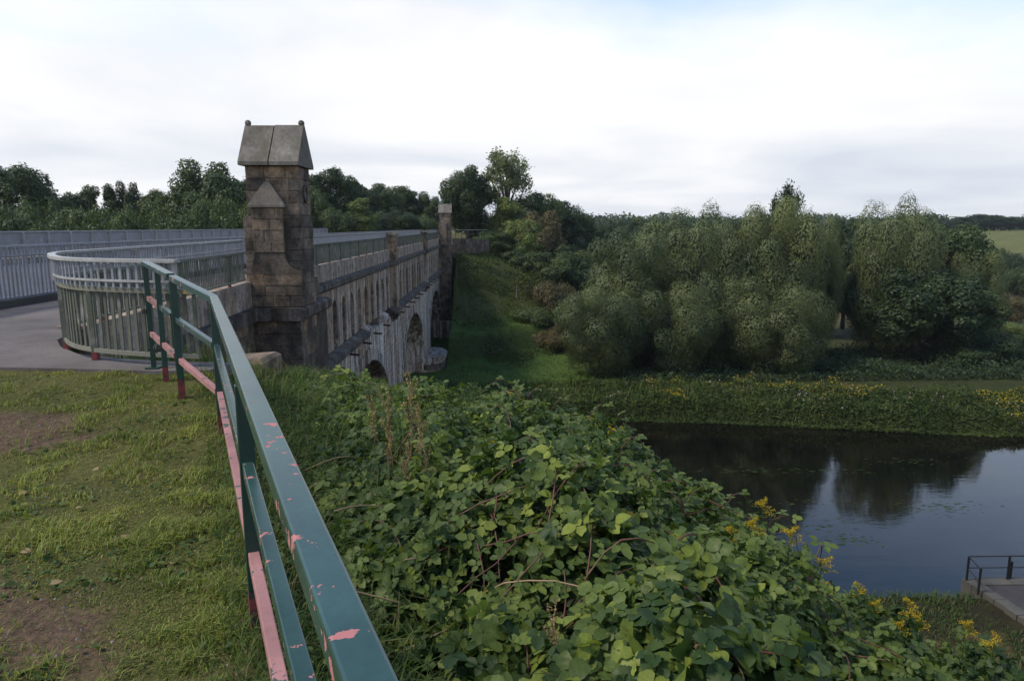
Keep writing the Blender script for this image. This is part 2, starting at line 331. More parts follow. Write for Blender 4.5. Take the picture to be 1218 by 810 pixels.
# ------------------------------------------------------------------ terrain
def rail_d(x, y): return .914 * (np.asarray(x) + .16) + .405 * (np.asarray(y) - .76)
WZ = -13.0
def far_edge(x): return 50.3 - .085 * np.asarray(x) + 1.1 * np.sin(np.asarray(x) * .13)
def near_edge(x): return 24.3 - .03 * (np.asarray(x) - 13)
def G(x, y):
    x = np.asarray(x, float); y = np.asarray(y, float)
    d = rail_d(x, y)
    plat = .15 * sstep(4.6, 7.0, y) + .03 * (fbm(x * .8, y * .8, 5) - .5) * (y < 8)
    slope = np.where(d > 0, -.55 * d - .12 * sstep(0, .5, d) - .022 * np.maximum(0, d - 4) ** 2 * (d < 14) - 2.2 * (d >= 14), 0)
    xb = np.interp(y, [7.3, 7.6, 8.0, 8.5, 9.3, 18.2, 20.5], [-3.0, -4.1, -4.85, -5.45, -5.98, -6.65, -6.75]) if np.ndim(y) else float(np.interp(y, [7.3, 7.6, 8.0, 8.5, 9.3, 18.2, 20.5], [-3.0, -4.1, -4.85, -5.45, -5.98, -6.65, -6.75]))
    wing = np.where(x > xb, -.30 * np.maximum(0, y - 7.55), 0)
    n = np.minimum(slope, wing)
    front = np.where(x > -21.5, -.95 * np.maximum(0, y - 14.6), 0)
    n = np.where(x > xb, np.minimum(n, front), np.where(y > 22, -.95 * (y - 22), 0))
    n = n + plat
    n = np.maximum(n, -12.25 + .25 * (fbm(x * .3, y * .3, 3) - .5))
    # river bed, then the far bank
    fe = far_edge(x); ne = near_edge(x)
    bed = -14.6
    n = n + (bed - n) * sstep(-.6, .9, y - ne)
    far_flat = -11.9 + .35 * sstep(0, 10, y - fe - 2) + .2 * (fbm(x * .25, y * .25, 9) - .5)
    rr = np.hypot(x, y)
    far_flat = far_flat + 11.5 * sstep(110, 420, rr) + 5 * sstep(500, 1300, rr) + 5 * sstep(250, 900, rr) * (fbm(x * .004, y * .004, 21) - .45)
    # embankment carrying the road beyond the bridge, with a small terrace
    ex = x + 4.4
    e = -.68 * np.maximum(np.maximum(0, ex) * .6 + (87 - y) * .8, np.maximum(0, ex) * .75)
    e = np.where(e < -9, np.maximum(-9 - np.maximum(0, -9 - e - 1.4) * 1.1, -13), e)
    e = np.minimum(e, 0.05) - 40 * sstep(.2, 1.2, -4.4 - x) * (y < 85)
    e = np.where(y > 85, np.where(x < -4.4, np.minimum(.05, -.5 * np.maximum(0, -24 - x)), e), e)
    left = -5.0 * sstep(-22, -34, x) - 40 * (y < 62) * (x < -4)
    e = np.where((x < -22) & (y > 60), np.maximum(e, -5.0), e)
    f = np.maximum(far_flat, np.minimum(e, .05))
    return np.where(y < 40, n, bed + (f - bed) * sstep(-1.2, 1.0, y - fe))
def bramble_h(x, y):
    d = rail_d(x, y)
    h = 1.5 * sstep(.15, 2.1, d) * (1 - .62 * sstep(.1, -2.2, x) * sstep(4.5, 7.5, y)) * (1 - .26 * sstep(1.2, -.4, x) * sstep(4.0, 6.0, y)) * (1 + .10 * np.exp(-((x - .75) / .6) ** 2 - ((y - 8.3) / 1.8) ** 2)) * (1 - .42 * sstep(1.5, 3.2, x) * sstep(4.5, 6.5, y)) * (1 - .42 * sstep(.6, 1.5, x) * sstep(5.0, 3.2, y)) * (1 - .40 * sstep(-2.0, -2.9, x))
    h = h * (1 - .75 * sstep(9, 16, d)) * (1 - .55 * sstep(10, 15, y))
    return h
def bramble_top(x, y):
    b = .50 * (fbm(x * .75 + 3, y * .75, 31, 3) - .5) + .52 * (fbm(x * 2.6, y * 2.6, 37, 2) - .5)
    return G(x, y) + bramble_h(x, y) * (1 + b)
def dirt(x, y):
    v = fbm(x * .55 + 1.3, y * .75, 51, 4) + .16 * (fbm(x * 3, y * 3, 57, 2) - .5)
    v = v - .05 * sstep(-.8, -2.0, x) + .10 * sstep(-.9, -.2, rail_d(x, y))
    v = v + .10 * (fbm(x * 1.9 + 9, y * 2.4, 59, 3) - .5)
    return sstep(.385, .315, v)
def axis(parts):
    out = []
    for a, b, st in parts: out += list(np.arange(a, b, st))
    return np.array(out)
gx = axis([(-900, -200, 50), (-200, -60, 8), (-60, -22, 2), (-22, -9, .7), (-9, 2, .13), (2, 24, .35), (24, 60, 1.2), (60, 200, 6), (200, 900, 35), (900, 2000, 110)])
gy = axis([(-60, -10, 10), (-10, .4, 1), (.4, 8.6, .13), (8.6, 32, .4), (32, 46, 2), (46, 60, .5), (60, 100, 1), (100, 200, 5), (200, 800, 30), (800, 2600, 150)])
def build_ground():
    X, Y = np.meshgrid(gx, gy); Z = G(X, Y); nx, ny = len(gx), len(gy)
    V = np.stack([X, Y, Z], -1).reshape(-1, 3)
    i = np.arange(nx * ny).reshape(ny, nx); F = np.stack([i[:-1, :-1], i[:-1, 1:], i[1:, 1:], i[1:, :-1]], -1).reshape(-1, 4)
    d = rail_d(X, Y); c = np.zeros((ny, nx, 3)); c[:] = (.055, .075, .022)
    def blend(mask, colr):
        c[:] = c * (1 - mask[..., None]) + np.array(colr) * mask[..., None]
    near = (Y < 9) & (d < .15)
    blend(near * 1.0, (.085, .088, .032)); blend(near * dirt(X, Y), (.115, .082, .060))
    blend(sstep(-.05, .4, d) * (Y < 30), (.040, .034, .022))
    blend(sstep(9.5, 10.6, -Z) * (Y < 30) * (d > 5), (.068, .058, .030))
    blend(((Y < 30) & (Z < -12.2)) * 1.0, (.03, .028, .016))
    fl = (Y > 45) * 1.0
    blend(fl, (.056, .102, .023))
    blend(fl * sstep(-9.0, -9.4, Z) * sstep(-11.5, -11.0, Z) * (Y > 60) * (X < 14), (.030, .050, .014))
    blend(fl * (Y > 66) * sstep(-8.6, -7.8, Z) * (X < 30), (.050, .060, .022))
    blend(fl * sstep(11, 17, X) * (Y < 95), (.034, .044, .017)); blend(fl * sstep(8.5, 6.5, Y - far_edge(X)), (.030, .040, .014))
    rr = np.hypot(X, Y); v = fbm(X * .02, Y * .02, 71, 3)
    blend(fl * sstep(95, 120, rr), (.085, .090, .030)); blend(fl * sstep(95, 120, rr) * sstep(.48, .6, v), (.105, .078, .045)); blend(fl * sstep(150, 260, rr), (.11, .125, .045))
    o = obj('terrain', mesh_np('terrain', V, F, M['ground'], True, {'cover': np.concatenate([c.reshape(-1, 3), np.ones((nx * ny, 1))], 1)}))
    tag(o, kind='structure')
build_ground()
def sheet(name, poly, z, mat, kind='structure', thick=.12):
    o = MB().prism(poly, 'z', z - thick, z).build(name, mat); o['kind'] = kind; return o
def build_river():
    xs = np.linspace(-160, 160, 41); P = []; F = []
    for x in xs: P += [(x, float(near_edge(x)) - 4, WZ), (x, float(far_edge(x)) + 3, WZ)]
    for i in range(len(xs) - 1): F.append((2 * i, 2 * i + 2, 2 * i + 3, 2 * i + 1))
    o = obj('river_water', mesh_np('river_water', P, F, M['water'])); o['kind'] = 'structure'
build_river()

# ------------------------------------------------------------------ paths and road
PZ = .185
sheet('footpath', [(-13, 7.75), (-9.5, 7.6), (-7.2, 7.45), (-5.5, 7.25), (-4.4, 7.12), (-3.5, 6.98), (-2.95, 7.0), (-2.85, 7.42), (-3.6, 7.5), (-4.3, 7.7), (-4.9, 8.0), (-5.4, 8.5), (-5.75, 9.0), (-5.98, 9.7), (-6.2, 12.0), (-6.5, 18.5), (-6.62, 21), (-6.62, 86), (-9.05, 86), (-9.05, 21), (-9.15, 10), (-13, 9.2)], PZ, M['path'])
sheet('road', [(-19.9, 6), (-9.25, 9.9), (-9.2, 21), (-9.2, 130), (-19.9, 130)], PZ - .03, M['road'])

# ------------------------------------------------------------------ the stone bridge
bridge = thing('stone_bridge', (-6.5, 50, -13), 'long weathered sandstone arch bridge with a roofed pillar at each end', 'bridge')
def block_mesh(t, n, w, h, dep, mat, ch=.010):
    """chamfered stone centred on its face: w along t, h along z, dep inwards along -n"""
    t, n = np.asarray(t, float), np.asarray(n, float); z = np.array([0, 0, 1.]); j = lambda: random.uniform(-.006, .006)
    V = []
    for dd, ins in ((-dep, 0), (-ch, 0), (0, ch)):
        for sx, sz in ((-1, -1), (1, -1), (1, 1), (-1, 1)): V.append(t * (sx * (w / 2 - ins) + j()) + z * (sz * (h / 2 - ins) + j()) + n * (dd + j()))
    F = [(0, 1, 5, 4), (1, 2, 6, 5), (2, 3, 7, 6), (3, 0, 4, 7), (4, 5, 9, 8), (5, 6, 10, 9), (6, 7, 11, 10), (7, 4, 8, 11), (8, 9, 10, 11), (3, 2, 1, 0)]
    return mesh_np('block', V, F, mat)
def ashlar(parent, O, t, n, width, z0, z1, ch, mat, lens=(.42, .80), dep=.1, warm=.0, proud=.012):
    O, t, n = np.asarray(O, float), np.asarray(t, float), np.asarray(n, float); pw = parent_world(parent)
    rows = max(1, round((z1 - z0) / ch)); hh = (z1 - z0) / rows
    for r in range(rows):
        x = 0.0; first = True
        while x < width - .01:
            w = random.uniform(*lens) * (.6 if first and r % 2 else 1); first = False
            if width - x - w < lens[0] * .55: w = width - x
            c = O + t * (x + w / 2) + np.array([0, 0, z0 + (r + .5) * hh - O[2]]) + n * random.uniform(0, proud)
            mt = M['stone_warm'] if random.random() < warm else mat
            obj('block', block_mesh(t, n, w - .008, hh - .008, dep, mt), parent, tuple(c - pw)); x += w
def build_bridge():
    XF = -6.5; far = 84.0
    # solid body with three arches
    def arch_pts(c, a, bz, zs, n=26): return [(c - a * math.cos(math.pi * i / n), zs + bz * math.sin(math.pi * i / n)) for i in range(n + 1)]
    arches = [(34.2, 7.3), (54.4, 7.3), (74.6, 7.0)]; zs, rise = -10.2, 5.0
    poly = [(20.9, -3.8), (20.9, -14.4)]
    for c, a in arches: poly += [(c - a, -14.4)] + arch_pts(c, a, rise, zs) + [(c + a, -14.4)]
    poly += [(far, -14.4), (far, -3.8)]
    MB().prism(poly, 'x', -20.3, XF).build('spandrel_wall', M['wall'], bridge)
    MB().box(-20.3, -6.93, 18.6, far, -3.8, .07).build('deck_body', M['mortar'], bridge)
    MB().box(-20.6, -20.0, 18.6, far, .0, .36).build('parapet_kerb', M['parapet'], bridge)
    # arch rings, one voussoir at a time
    for c, a in arches:
        n = 25
        ring = obj('arch_ring', MB().prism([(c - .3, zs + rise + .01), (c + .3, zs + rise + .01), (c + .36, zs + rise + .74), (c - .36, zs + rise + .74)], 'x', XF - .2, XF + .13).mesh('keystone', M['arch'], (XF, c, zs + rise)), bridge, (0, c - 50, zs + rise + 13))
        for i in range(n):
            if i == n // 2: continue
            q0, q1 = math.pi * i / n + .006, math.pi * (i + 1) / n - .006
            P = [(c - (a + e) * math.cos(q), zs + (rise + e) * math.sin(q)) for q, e in ((q0, .004), (q1, .004), (q1, .62), (q0, .62))]
            o = MB().prism(P, 'x', XF - .15, XF + random.uniform(.04, .075)).build('voussoir', M['arch'], ring)
    # piers with rounded cutwaters
    for c in (44.3, 64.5):
        pts = [(XF + 1.75 * math.cos(q) ** .8 if math.cos(q) > 0 else XF, c + 2.75 * math.sin(q)) for q in np.linspace(-math.pi / 2, math.pi / 2, 15)]
        pts = [(XF - .5, c - 2.75)] + pts + [(XF - .5, c + 2.75)]
        pier = MB().prism(pts, 'z', -14.5, -10.6).build('cutwater', M['wall'], bridge)
        cp = [(XF + (x - XF) * 1.07 + (.05 if x > XF else 0), c + (y - c) * 1.05) for x, y in pts]
        MB().prism(cp, 'z', -10.59, -10.2).build('cap_stone', M['arch'], pier)
        for k in range(9):          # coursed blocks round the cutwater
            for r in range(7):
                q = -1.45 + k * .345 + (.17 if r % 2 else 0)
                if q > 1.4: continue
                nn = np.array([math.cos(q), math.sin(q) * .7, 0]); nn /= np.linalg.norm(nn)
                P = np.array([XF + 1.75 * max(.02, math.cos(q)) ** .8, c + 2.75 * math.sin(q), -14.1 + r * .5])
                obj('block', block_mesh((-nn[1], nn[0], 0), nn, .74, .48, .3, M['stone'], .03), pier, tuple(P + nn * .05 - parent_world(pier)))
    # near abutment below the cornice, frieze, string course, parapet
    MB().box(-6.93, XF + .02, 20.85, far, -3.3, -.78).build('frieze_back_wall', M['mortar'], bridge).location.x -= .42
    def bay_range(): return [(21.0, 43.2), (44.1, 63.4), (64.3, far - 1.6)]
    for y0, y1 in bay_range():
        n = round((y1 - y0) / 1.7); st = (y1 - y0) / n
        for i in range(n):                       # arcaded ribs: narrow shaft, springing quarter arches at the head
            c = y0 + (i + .5) * st; w = st * .27; hw = st / 2 - .008; zt, za, zb = -.79, -1.28, -3.28
            arc = lambda s: [(c + s * (w + (hw - w) * (1 - math.cos(q))), za - .52 + .52 * math.sin(q)) for q in np.linspace(0, math.pi / 2, 6)]
            P = [(c - w * 1.12, zb), (c + w * 1.12, zb), (c + w * 1.12, zb + .22), (c + w, zb + .3)] + arc(1) + [(c + hw, zt), (c - hw, zt)] + arc(-1)[::-1] + [(c - w, zb + .3), (c - w * 1.12, zb + .22)]
            MB().prism(P, 'x', -6.92, XF - .02 + random.uniform(-.01, .015)).build('frieze_rib', M['rib'], bridge)
    yy = 21.0
    while yy < far - 1.5:                        # string course and weathered ledge, stone by stone
        l = random.uniform(1.5, 2.2); y1 = min(yy + l, far - 1.5); dx = random.uniform(-.015, .015)
        MB().prism([(-6.95, -.77), (-6.36 + dx, -.77), (-6.27 + dx, -.68), (-6.27 + dx, -.50), (-6.46, -.44), (-6.95, -.44)], 'y', yy + .008, y1 - .008).build('string_course_stone', M['coping'], bridge)
        yy = y1
    yy = 20.9
    while yy < far - 1.5:
        l = random.uniform(1.1, 1.7); y1 = min(yy + l, far - 1.5); br = 32 < yy < 41
        if not (br and random.random() < .45):
            dx = random.uniform(-.02, .02) - (random.uniform(0, .18) if br else 0); zt = random.uniform(-.14, .05) if br else 0
            MB().prism([(-6.95, -3.78), (-6.28 + dx, -3.78), (-6.12 + dx, -3.66), (-6.12 + dx, -3.46 + zt), (-6.5, -3.29 + zt * .4), (-6.95, -3.29)], 'y', yy + .01, y1 - .01).build('ledge_stone', M['arch'] if br else M['coping'], bridge)
        yy = y1
    for i, y in enumerate(np.arange(27.2, 80, 3.1)):   # drain spouts under the ledge
        MB().tube([(XF - .1, y, -3.98), (XF + .42, y, -4.03)], .055, 6).build('drain_spout', M['rust'], bridge)
    yy = 20.9
    while yy < far - 1.5:
        l = random.uniform(2.2, 3.0); y1 = min(yy + l, far - 1.5)
        MB().box(-6.94, XF + random.uniform(-.02, .0), yy + .006, y1 - .006, -.43, .22).build('parapet_stone', M['parapet'], bridge); yy = y1
    # pilasters standing on the piers
    for c in (43.65, 63.85):
        p = MB().box(-6.93, -6.18, c - .42, c + .42, -.43, 1.12).build('pilaster', M['stone_warm'], bridge)
        MB().prism([(-7.0, 1.125), (-6.08, 1.125), (-6.05, 1.2), (-6.2, 1.34), (-6.86, 1.34), (-7.03, 1.2)], 'y', c - .5, c + .5).build('cap_stone', M['slab'], p)
        MB().prism([(-6.9, -.78), (-6.2, -.78), (-6.04, -.70), (-6.04, -.46), (-6.2, -.435), (-6.9, -.435)], 'y', c - .5, c + .5).build('base_moulding', M['coping'], p)
        MB().box(-6.9, -6.2, c - .42, c + .42, -3.77, -.785).build('shaft', M['rib'], p)
        MB().prism([(-6.9, -4.3), (-6.45, -4.3), (-6.1, -3.95), (-6.1, -3.775), (-6.9, -3.775)], 'y', c - .5, c + .5).build('corbel', M['coping'], p)
    # end pillars
    for yb, flip in ((18.2, 1), (81.2, 1)):
        near = yb < 40
        Z = lambda z: z
        pil = MB().box(-6.50, -5.09, yb + .03, yb + 1.17, -.45, 1.93).build('end_pillar', M['mortar'], bridge)
        pil['label'] = 'near roofed pillar beside the footpath' if near else 'far pillar at the opposite end of the bridge'
        core = MB().box(-6.395, -5.10, yb + .06, yb + 1.12, 1.935, 3.19).build('upper_shaft', M['mortar'], pil)
        if near:
            ashlar(pil, (-6.53, yb, 0), (1, 0, 0), (0, -1, 0), 1.48, -.44, 1.94, .296, M['stone'], dep=.2, warm=.45)
            ashlar(pil, (-5.06, yb + .2, 0), (0, 1, 0), (1, 0, 0), 1.0, -.44, 1.94, .296, M['stone'], dep=.1, warm=.15)
            ashlar(pil, (-6.42, yb + .03, 0), (1, 0, 0), (0, -1, 0), 1.35, 1.95, 3.19, .31, M['stone'], dep=.2, warm=.45)
            ashlar(pil, (-5.075, yb + .23, 0), (0, 1, 0), (1, 0, 0), .92, 1.95, 3.19, .31, M['stone'], dep=.1, warm=.15)
            ashlar(pil, (-6.52, yb + 1.2, 0), (0, -1, 0), (-1, 0, 0), 1.0, .2, 1.94, .29, M['stone'], dep=.1, warm=.15)
            # flared pilaster on the front with a gablet head
            xc = -5.86; hw = .40; yf = yb - .13
            ashlar(pil, (xc - hw, yf, 0), (1, 0, 0), (0, -1, 0), 2 * hw, .98, 2.13, .287, M['stone_warm'], dep=.24, warm=.5, lens=(.28, .5))
            fl = [(xc - hw - .32, .42), (xc + hw + .40, .42), (xc + hw + .40, .50)] + [(xc + hw + .40 - .40 * math.sin(q), .94 - .44 * math.cos(q)) for q in np.linspace(0, math.pi / 2, 8)][1:] + [(xc + hw, .97), (xc - hw, .97)] + [(xc - hw - .32 + .32 * math.sin(q), .94 - .44 * math.cos(q)) for q in np.linspace(math.pi / 2, 0, 8)][1:]
            MB().prism(fl, 'y', yf + .01, yb - .005).build('flared_foot', M['stone'], pil)
            ashlar(pil, (-6.5, yf, 0), (1, 0, 0), (0, -1, 0), 1.44, -.44, .41, .285, M['stone'], dep=.24, warm=.25)
            g = MB(); b0 = 2.14; ap = 2.80
            g.add([(xc - .47, yf - .07, b0), (xc + .47, yf - .07, b0), (xc + .47, yb + .03, b0), (xc - .47, yb + .03, b0), (xc + .06, yb - .03, ap), (xc - .06, yb - .03, ap), (xc - .06, yb + .03, ap), (xc + .06, yb + .03, ap), (xc - .47, yf - .07, b0 + .06), (xc + .47, yf - .07, b0 + .06), (xc + .47, yb + .03, b0 + .06), (xc - .47, yb + .03, b0 + .06)],
                  [(0, 3, 2, 1), (0, 1, 9, 8), (1, 2, 10, 9), (3, 0, 8, 11), (8, 9, 4, 5), (9, 10, 7, 4), (11, 8, 5, 6), (5, 4, 7, 6), (2, 3, 11, 6, 7, 10)])
            g.build('gablet', M['slab'], pil)
            # round boss on the river side
            ring = MB()
            n = 20; Vr = []; cy, cz = yb + .62, 2.52
            for x, rr in ((-5.085, .24), (-5.03, .24), (-5.03, .15), (-5.09, .13)): Vr += [(x, cy + rr * math.cos(2 * math.pi * k / n), cz + rr * math.sin(2 * math.pi * k / n)) for k in range(n)]
            ring.add(Vr, [(i * n + k, i * n + (k + 1) % n, (i + 1) * n + (k + 1) % n, (i + 1) * n + k) for i in range(3) for k in range(n)]); ring.build('round_boss', M['coping'], pil)
        else:
            ashlar(pil, (-6.53, yb, 0), (1, 0, 0), (0, -1, 0), 1.48, -.44, 1.94, .4, M['stone_warm'], dep=.2, lens=(.6, .9))
            ashlar(pil, (-6.42, yb + .03, 0), (1, 0, 0), (0, -1, 0), 1.35, 1.95, 3.19, .4, M['stone_warm'], dep=.2, lens=(.6, .9))
            MB().box(-6.4, -5.6, yb - .24, yb - .02, -.4, 2.0).build('front_pilaster', M['stone_warm'], pil)
        # saddle roof of two slab pairs with end knobs
        e0, e1, yr, zr, ze = yb - .15, yb + 1.37, yb + .6, 4.27, 3.2
        for xa, xb, dz in ((-6.53, -5.775, 0), (-5.745, -5.0, .012)):
            MB().prism([(e0, ze), (e1, ze), (e1, ze + .09), (yr + .05, zr + dz), (yr - .05, zr + dz), (e0, ze + .09)], 'x', xa, xb).build('roof_slab', M['slab'], pil)
        for x in (-6.46, -5.07):
            P = [(x + s_ * .055 * w_, w_) for s_, w_ in ()]
            MB().tube([(x, yr, zr - .08), (x, yr, zr - .02), (x, yr, zr + .05), (x, yr, zr + .11), (x, yr, zr + .14)], [.05, .055, .085, .07, .025], 9).build('ridge_knob', M['slab'], pil)
        # pier under the pillar
        pb = MB().box(-6.57, -5.13, yb + .10, yb + 2.62, -14, -.80).build('pillar_pier', M['mortar'], bridge)
        MB().prism([(-6.75, -.79), (-5.06, -.79), (-4.97, -.72), (-4.97, -.51), (-5.06, -.452), (-6.75, -.452)], 'y', yb - .33, yb + 2.7).build('string_course_stone', M['coping'], pb)
        MB().box(-6.9, -5.3, yb + 1.22, yb + 2.5, -.45, .2).build('shoulder_stone', M['stone'], pb)
        zb = -4.2 if near else -12.6
        fy = yb - .22
        MB().box(-6.5, -5.15, fy + .03, yb + .09, zb, -.80).build('front_core', M['mortar'], pb)
        ashlar(pb, (-6.6, fy, 0), (1, 0, 0), (0, -1, 0), 1.5, zb, -.80, .33 if near else .5, M['stone'], dep=.22, warm=.2, lens=(.4, .75))
        ashlar(pb, (-5.10, fy + .22, 0), (0, 1, 0), (1, 0, 0), 1.35, zb, -.80, .33 if near else .5, M['stone'], dep=.06, lens=(.4, .75))
        ashlar(pb, (-5.14, fy + 1.62, 0), (0, 1, 0), (1, 0, 0), 1.2, zb, -.80, .66, M['stone'], dep=.06, lens=(.6, 1.3))
        if not near:
            MB().box(-6.7, -4.95, yb - .4, yb + 2.7, -12.6, -9.4).build('plinth', M['wall'], pb)
    # near wing wall along the footpath
    A, B_ = np.array([-6.38, 18.15]), np.array([-5.91, 10.0]); t = (B_ - A); Lw = np.linalg.norm(t); t3 = np.array([*(t / Lw), 0]); n3 = np.array([-t3[1], t3[0], 0])
    mid = lambda z: np.array([*((A + B_) / 2), z])
    ww = MB().obox(mid(-1.9) - n3 * .27, t3, n3, Lw, .5, 2.24).build('wing_wall', M['mortar'], bridge)
    ashlar(ww, np.array([*A, 0]) + n3 * .02, t3, n3, Lw, -2.9, -.79, .30, M['stone_warm'], dep=.08, warm=.4)
    k = 0.0
    while k < Lw - .1:
        l = min(random.uniform(1.3, 1.9), Lw - k); c = np.array([*A, 0]) + t3 * (k + l / 2)
        MB().obox(c + np.array([0, 0, -.61]) - n3 * .13, t3, n3, l - .014, .62, .33).build('string_course_stone', M['coping'], ww)
        MB().obox(c + np.array([0, 0, -.11]) - n3 * .24, t3, n3, l - .012, .46, .66).build('parapet_stone', M['parapet'], ww); k += l
    # far wing wall turning away beyond the far pillar
    fw = MB().sweep([(-5.2, 84.3, -.9), (-3.6, 84.9, -.9), (-1.9, 86.2, -1.0), (-.9, 88.2, -1.1)], .5, 2.2).build('far_wing_wall', M['stone'], bridge)
build_bridge()
blk = MB().add([(-3.78, 9.0, -1.6), (-3.04, 9.02, -1.6), (-3.02, 9.75, -1.6), (-3.8, 9.75, -1.6), (-3.74, 9.02, -.19), (-3.1, 9.04, -.16), (-3.06, 9.7, -.15), (-3.76, 9.7, -.2), (-3.70, 9.07, -.13), (-3.16, 9.09, -.10), (-3.12, 9.65, -.10), (-3.70, 9.65, -.14)],
         [(3, 2, 1, 0), (0, 1, 5, 4), (1, 2, 6, 5), (2, 3, 7, 6), (3, 0, 4, 7), (4, 5, 9, 8), (5, 6, 10, 9), (6, 7, 11, 10), (7, 4, 8, 11), (8, 9, 10, 11)]).build('stone_block', M['stone_warm'])
tag(blk, 'rough grey stone block in the weeds at the foot of the railing', 'stone block')

# ------------------------------------------------------------------ fences
def resample(P, st):
    P = np.asarray(P, float); seg = np.linalg.norm(np.diff(P, axis=0), axis=1); s = np.concatenate([[0], np.cumsum(seg)]); out = []
    for q in np.arange(st / 2, s[-1], st):
        i = min(np.searchsorted(s, q) - 1, len(seg) - 1); i = max(i, 0); f = (q - s[i]) / seg[i]; p = P[i] + (P[i + 1] - P[i]) * f; t = (P[i + 1] - P[i]) / seg[i]; out.append((p, t))
    return out
def smooth_path(P, k=3):
    P = np.asarray(P, float)
    for _ in range(k):
        Q = [P[0]]
        for a, b in zip(P[:-1], P[1:]): Q += [a * .75 + b * .25, a * .25 + b * .75]
        P = np.array(Q + [P[-1]])
    return P
def bars(parent, P, z0, z1, st, w, d, mat, single=True, skip=None, limit=300, name='bar'):
    it = resample(P, st); pw = parent_world(parent); rest = MB(); cache = {}
    if len(it) and skip: it = [q for q in it if not skip(q[0])]
    it.sort(key=lambda q: q[0][0] ** 2 + q[0][1] ** 2)
    me = MB().obox((0, 0, (z1 - z0) / 2), (1, 0, 0), (0, 1, 0), w, d, z1 - z0).mesh(name, mat)
    for i, (p, t) in enumerate(it):
        if single and i < limit:
            o = obj(name, me, parent, tuple(np.array([p[0], p[1], z0]) - pw)); o.rotation_euler = (random.gauss(0, .006), random.gauss(0, .008), math.atan2(t[1], t[0]) + random.gauss(0, .06))
        else: rest.obox((p[0], p[1], (z0 + z1) / 2), (t[0], t[1], 0), (-t[1], t[0], 0), w, d, z1 - z0)
    if rest.v: rest.build(name + '_run', mat, parent, kind='stuff')
def p3(P, z): return [(p[0], p[1], z) for p in P]
# faded green fence: straight along the wing wall, then the hairpin to its rounded end
straight = [(-6.47, 17.9), (-6.32, 15.9), (-6.10, 12.0), (-6.0, 10.3)]
hair = smooth_path([(-6.0, 10.3), (-5.90, 9.45), (-5.36, 8.52), (-4.75, 7.74), (-3.95, 7.36), (-3.10, 7.17)], 3)
GP = np.array(straight[:-1] + [tuple(p) for p in hair])
gf = thing('green_fence', (-5.5, 8.5, PZ), 'faded moss-green bar fence curving round at the end of the wing wall', 'fence')
MB().sweep(p3(GP[:-1], .30), .05, .045).build('bottom_rail', M['oldgreen_top'], gf)
MB().sweep(p3(GP[:-1], .985), .075, .05).build('top_rail', M['oldgreen_top'], gf)
bars(gf, GP, .31, .97, .104, .042, .014, M['oldgreen'])
endp = GP[-2]; e2 = np.array([-3.02, 7.15])
MB().tube([(*endp, .985), (endp[0] + .10, endp[1] - .015, .98), (-2.95, 7.145, .93), (-2.88, 7.13, .83), (-2.86, 7.13, .6), (-2.86, 7.13, PZ)], .027, 8).build('rounded_end_post', M['oldgreen'], gf, True)
for i, q in enumerate([(-5.22, 8.34), (-4.45, 7.60), (-3.35, 7.24), (-6.02, 10.6), (-6.2, 13.6), (-6.38, 16.6)]):
    b0 = PZ - .01 if i < 3 else .215
    p = MB().obox((q[0], q[1], (b0 + .1 + .97) / 2), (1, 0, 0), (0, 1, 0), .055, .055, .97 - b0 - .1).build('post', M['oldgreen'], gf)
    MB().obox((q[0], q[1], b0 + .05), (1, 0, 0), (0, 1, 0), .06, .06, .1).build('red_foot', M['redfoot'], p)
ge = thing('grey_handrail', (-5.5, 8.6, 1.0), 'worn grey handrail with short bars topping the curved green fence', 'handrail')
GH = np.array([(-6.53, 18.05), (-6.36, 15.9), (-6.14, 12.0)] + [tuple(p) for p in smooth_path([(-6.03, 10.3), (-5.93, 9.40), (-5.38, 8.46), (-4.76, 7.68), (-3.95, 7.31), (-3.27, 7.16)], 3)])
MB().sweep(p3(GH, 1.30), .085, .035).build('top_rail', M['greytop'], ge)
MB().sweep(p3(GH, 1.085), .03, .022).build('lower_rail', M['greytop'], ge)
bars(ge, GH, 1.012, 1.282, .105, .032, .012, M['grey'])
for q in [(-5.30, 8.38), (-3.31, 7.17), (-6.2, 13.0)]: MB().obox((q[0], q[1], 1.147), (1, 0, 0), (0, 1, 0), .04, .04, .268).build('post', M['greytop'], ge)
# fence on the bridge parapet
bf = thing('parapet_fence', (-6.7, 50, .22), 'green bar fence with grey upper rail running along the bridge parapet', 'fence')
for y0, y1 in ((19.6, 43.1), (44.2, 63.3), (64.4, 81.0)):
    PP = [(-6.62, y0), (-6.62, y1)]
    MB().sweep(p3(PP, .985), .06, .05).build('top_rail', M['oldgreen'], bf); MB().sweep(p3(PP, .285), .05, .05).build('bottom_rail', M['oldgreen'], bf)
    bars(bf, PP, .3, .965, .085, .05, .014, M['oldgreen'], False)
    for y in np.arange(y0 + .1, y1, 2.0): MB().box(-6.66, -6.58, y - .035, y + .035, .215, .96).build('post', M['oldgreen'], bf)
PP = [(-6.75, 19.55), (-6.75, 83)]
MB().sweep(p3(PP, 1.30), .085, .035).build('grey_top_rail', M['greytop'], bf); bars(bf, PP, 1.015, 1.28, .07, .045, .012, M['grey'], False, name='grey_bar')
for y in np.arange(19.8, 83, 2.0): MB().box(-6.8, -6.74, y - .03, y + .03, PZ, 1.28).build('grey_post', M['grey'], bf)
